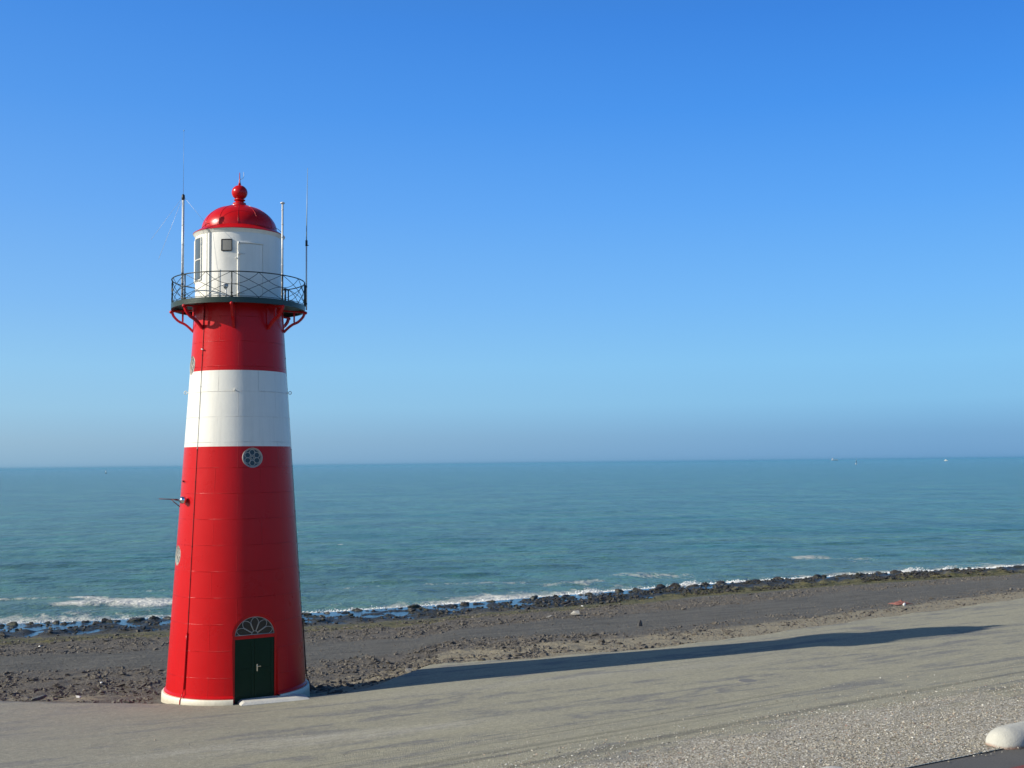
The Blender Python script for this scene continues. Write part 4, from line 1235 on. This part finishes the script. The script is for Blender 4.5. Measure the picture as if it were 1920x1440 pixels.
def build_litter():
    def put(px, py, dz=0): return Vector(ground_at(px, py)) + Vector((0, 0, dz))
    mw = simple('white_litter', (.75, .75, .73), .5)
    def scrap(name, px, py, size, label, cat, mat, seed=1, flat=.5, group=None, lift=.04):
        V, Fc = to_np(hull_stone(700 + seed, 12, flat)); o = mesh_np(name, V, Fc, mat, False)
        o.location = put(px, py, lift); o.scale = size; o.rotation_euler = (.1, .15, seed * 1.3); tag(o, label, cat, group); return o
    scrap('pale_block', 1078, 1155, (.75, .45, .55), 'pale grey broken concrete chunk on the dark upper beach right of the lighthouse', 'concrete chunk', M_PALEST, 2, .7, lift=.14)
    scrap('pale_slab', 1030, 1158, (.95, .30, .20), 'long flat pale stone slab on the beach, left of the broken concrete chunk', 'stone slab', M_PALEST, 3, .5, lift=.06)
    scrap('white_stone', 1092, 1139, (.22, .2, .22), 'small bright white stone just below the green weed right of the lighthouse', 'stone', mw, 4, .7, lift=.08)
    scrap('white_stone', 147, 1309, (.26, .17, .16), 'bright white stone near the asphalt edge left of the lighthouse', 'stone', mw, 5, .6)
    scrap('white_stone', 190, 1283, (.22, .12, .14), 'white stone amid brown rubble left of the lighthouse base', 'stone', mw, 6, .6, lift=.05)
    scrap('white_stone', 75, 1214, (.24, .16, .16), 'small white stone at the upper stones near the left edge', 'stone', mw, 7, .6, lift=.05)
    scrap('grey_slab', 72, 1312, (.62, .40, .26), 'blue grey wedge shaped stone at the asphalt edge far left', 'stone', M_PALEST, 8, .6, lift=.05).data.materials[0] = stone_mat('blue_grey_stone', (.12, .13, .13), (.20, .205, .20))
    scrap('pale_boulder', 766, 1258, (.42, .30, .26), 'pale stone at the tip of the notch in the asphalt edge beside the shadow', 'stone', M_PALEST, 9, .7, lift=.03)
    scrap('pale_boulder', 622, 1262, (.32, .22, .14), 'pale flat stone in the rubble right of the lighthouse base', 'stone', M_PALEST, 11, .5, lift=.05)
    # dark stake standing on the beach
    b = bmesh.new(); tube(b, [(0, 0, -.1), (.02, 0, .16), (.05, .01, .30)], [.16, .11, .04], 7)
    o = obj_bm('stake', b, M_DARK); o.location = put(1199, 1175); tag(o, 'dark stump standing alone on the grey beach right of centre', 'stump')
    # faded red net and a white can
    b = bmesh.new(); g = []
    for j in range(9):
        g.append([b.verts.new((-.5 + 1.0 * i / 12, -.34 + .68 * j / 8, .05 + .18 * _P[i, j] * math.sin(PI * i / 12) * math.sin(PI * j / 8))) for i in range(13)])
    for j in range(8):
        for i in range(12): b.faces.new((g[j][i], g[j][i + 1], g[j + 1][i + 1], g[j + 1][i]))
    o = obj_bm('red_cloth', b, simple('faded_red_cloth', (.26, .105, .085), .9, var=.5, scale=14), smooth=True)
    sol = o.modifiers.new('s', 'SOLIDIFY'); sol.thickness = .015
    o.location = put(1688, 1134, .02); o.rotation_euler = (0, 0, .5); tag(o, 'faded red crumpled cloth lying on the beach at the right', 'cloth')
    V, Fc = to_np(hull_stone(720, 18, .8, True)); o = mesh_np('white_canister', V, Fc, mw, True)
    o.location = put(1696, 1139, .12); o.scale = (.26, .22, .28); o.rotation_euler = (0, .3, .4); tag(o, 'white plastic lump beside the faded red cloth on the beach', 'litter')
    # dark stain-like iron cover in the pavement
    b = bmesh.new(); r = bmesh.ops.create_cone(b, cap_ends=True, segments=28, radius1=.27, radius2=.26, depth=.024)
    o = obj_bm('drain_cover', b, simple('worn_iron', (.17, .165, .15), .8, bump=.004)); o.location = put(1402, 1277, .0); tag(o, 'small dark round cover in the sandy asphalt', 'drain cover')
build_litter()

def build_craft():
    def sea_pt(px, dist):
        d = FW * F_PX + CR * (px - W_PX / 2); k = dist / d[1]; return Vector((d[0] * k, dist, Z_SEA))
    mw = simple('sail_cloth', (.80, .78, .76), .7); mh = simple('boat_hull_white', (.75, .75, .75), .4); mr = simple('hull_red', (.45, .10, .06), .4); mg = simple('ship_grey', (.62, .64, .64), .6)
    def hull(L, B, Hh, mat, parent, name='hull'):
        b = bmesh.new(); rows = []
        for i in range(13):
            u = i / 12; w = B / 2 * (math.sin(min(1, (1 - u) * 2.2) * PI / 2) if u > .3 else .85 + .15 * u / .3)
            x = (u - .5) * L; sh = Hh * (1 + .25 * (u - .4) ** 2)
            rows.append([b.verts.new(v) for v in ((x, -w, sh), (x, -w * .8, Hh * .3), (x, 0, -Hh * .4), (x, w * .8, Hh * .3), (x, w, sh))])
        for i in range(12):
            for k in range(4): b.faces.new((rows[i][k], rows[i][k + 1], rows[i + 1][k + 1], rows[i + 1][k]))
            b.faces.new((rows[i][4], rows[i][0], rows[i + 1][0], rows[i + 1][4]))
        b.faces.new(rows[0]); bmesh.ops.recalc_face_normals(b, faces=b.faces)
        return obj_bm(name, b, mat, parent)
    # sailing boat
    p = sea_pt(1601, 2300); s = thing('sailing_boat', p, 'tiny white sailing boat just below the horizon at the right', 'sailing boat', rz=.9)
    hull(8.5, 2.6, 1.0, mh, s)
    b = bmesh.new(); tube(b, [(.6, 0, .8), (.6, 0, 11.2)], .10, 6); obj_bm('mast', b, M_STEEL, s)
    def sail(name, tri, mat):
        b = bmesh.new(); A = [Vector(q) for q in tri]; n = 8; G = []
        for i in range(n + 1):
            row = []
            for j in range(n + 1 - i):
                q = A[0] + (A[1] - A[0]) * (i / n) + (A[2] - A[0]) * (j / n); q.y += .35 * math.sin(PI * i / n) * (1 - i / n) + .3 * math.sin(PI * j / n) * (1 - i / n); row.append(b.verts.new(q))
            G.append(row)
        for i in range(n):
            for j in range(n - i):
                b.faces.new((G[i][j], G[i][j + 1], G[i + 1][j]))
                if j < n - i - 1: b.faces.new((G[i][j + 1], G[i + 1][j + 1], G[i + 1][j]))
        o = obj_bm(name, b, mat, s); m_ = o.modifiers.new('s', 'SOLIDIFY'); m_.thickness = .05
    sail('mainsail', ((.5, 0, 1.8), (.5, 0, 11.0), (-3.6, 0, 1.8)), mw); sail('jib', ((.8, 0, 1.3), (.7, 0, 9.5), (4.0, 0, 1.2)), mw)
    # motor boat
    p = sea_pt(1768, 4300); s = thing('motor_boat', p, 'white motor boat, a bright dot on the horizon at the far right', 'motor boat', rz=-.5)
    hull(13, 4.2, 2.4, mh, s); b = bmesh.new(); vs = box(b, (-.5, 0, 4.0), (5.5, 3.2, 3.0)); bmesh.ops.bevel(b, geom=list(b.edges), offset=.5, segments=2, affect='EDGES'); obj_bm('cabin', b, mh, s)
    b = bmesh.new(); box(b, (2.2, 0, 4.4), (.3, 2.6, 1.0)); obj_bm('windscreen', b, M_GLASS, s)
    # coaster hull-down in the haze
    p = sea_pt(1561, 12500); s = thing('cargo_ship', p, 'faint pale cargo ship in the haze on the horizon', 'ship', rz=.15); s.scale = (1.25, 1.25, 1.25)
    hull(62, 10, 5, mg, s); b = bmesh.new(); box(b, (-21, 0, 10.5), (11, 9, 11)); box(b, (-20, 0, 17.5), (7, 10.5, 3)); obj_bm('bridge_house', b, mh, s)
    b = bmesh.new(); box(b, (6, 0, 7.5), (34, 8, 4.6)); obj_bm('hatch_covers', b, mg, s)
    b = bmesh.new(); tube(b, [(-24, 0, 16), (-24.5, 0, 22)], [1.4, 1.2], 10); obj_bm('funnel', b, mr, s)
    b = bmesh.new(); tube(b, [(26, 0, 5), (26, 0, 15)], .3, 6); obj_bm('mast', b, mg, s)
    # buoy
    p = sea_pt(201, 1900); s = thing('navigation_buoy', p, 'tiny buoy on the sea near the left horizon', 'buoy')
    b = bmesh.new(); lathe(b, [(.2, -.6), (1.3, -.3), (1.4, .5), (1.2, .9), (.4, 1.0)], 16, True, True); obj_bm('float', b, M_DARK, s, True)
    b = bmesh.new()
    for k in range(4): tube(b, [(.9 * math.cos(k * PI / 2), .9 * math.sin(k * PI / 2), .9), (.3 * math.cos(k * PI / 2), .3 * math.sin(k * PI / 2), 3.2)], .09, 5)
    obj_bm('tower_frame', b, mh, s)
    b = bmesh.new(); lathe(b, [(.6, 2.9), (.75, 3.1), (.7, 3.9), (.1, 4.1)], 12, True, True); obj_bm('top_mark', b, mh, s, True)
build_craft()
# ---- ROCKS END

# ------------------------------------------------------------------ haze over the sea
def build_haze():
    bm = bmesh.new(); box(bm, (0, 9500, 6.8), (46000, 24000, 24.4))
    mt = bpy.data.materials.new('sea_haze'); mt.use_nodes = True
    n = mt.node_tree.nodes; n.clear()
    o = n.new('ShaderNodeOutputMaterial'); v = n.new('ShaderNodeVolumePrincipled')
    v.inputs['Color'].default_value = (.08, .40, .62, 1); v.inputs['Density'].default_value = 3.2e-5; v.inputs['Anisotropy'].default_value = .0
    mt.node_tree.links.new(v.outputs[0], o.inputs['Volume'])
    ob = obj_bm('haze', bm, mt); kind(ob, 'stuff'); ob['label'] = 'pale blue sea haze'
build_haze()
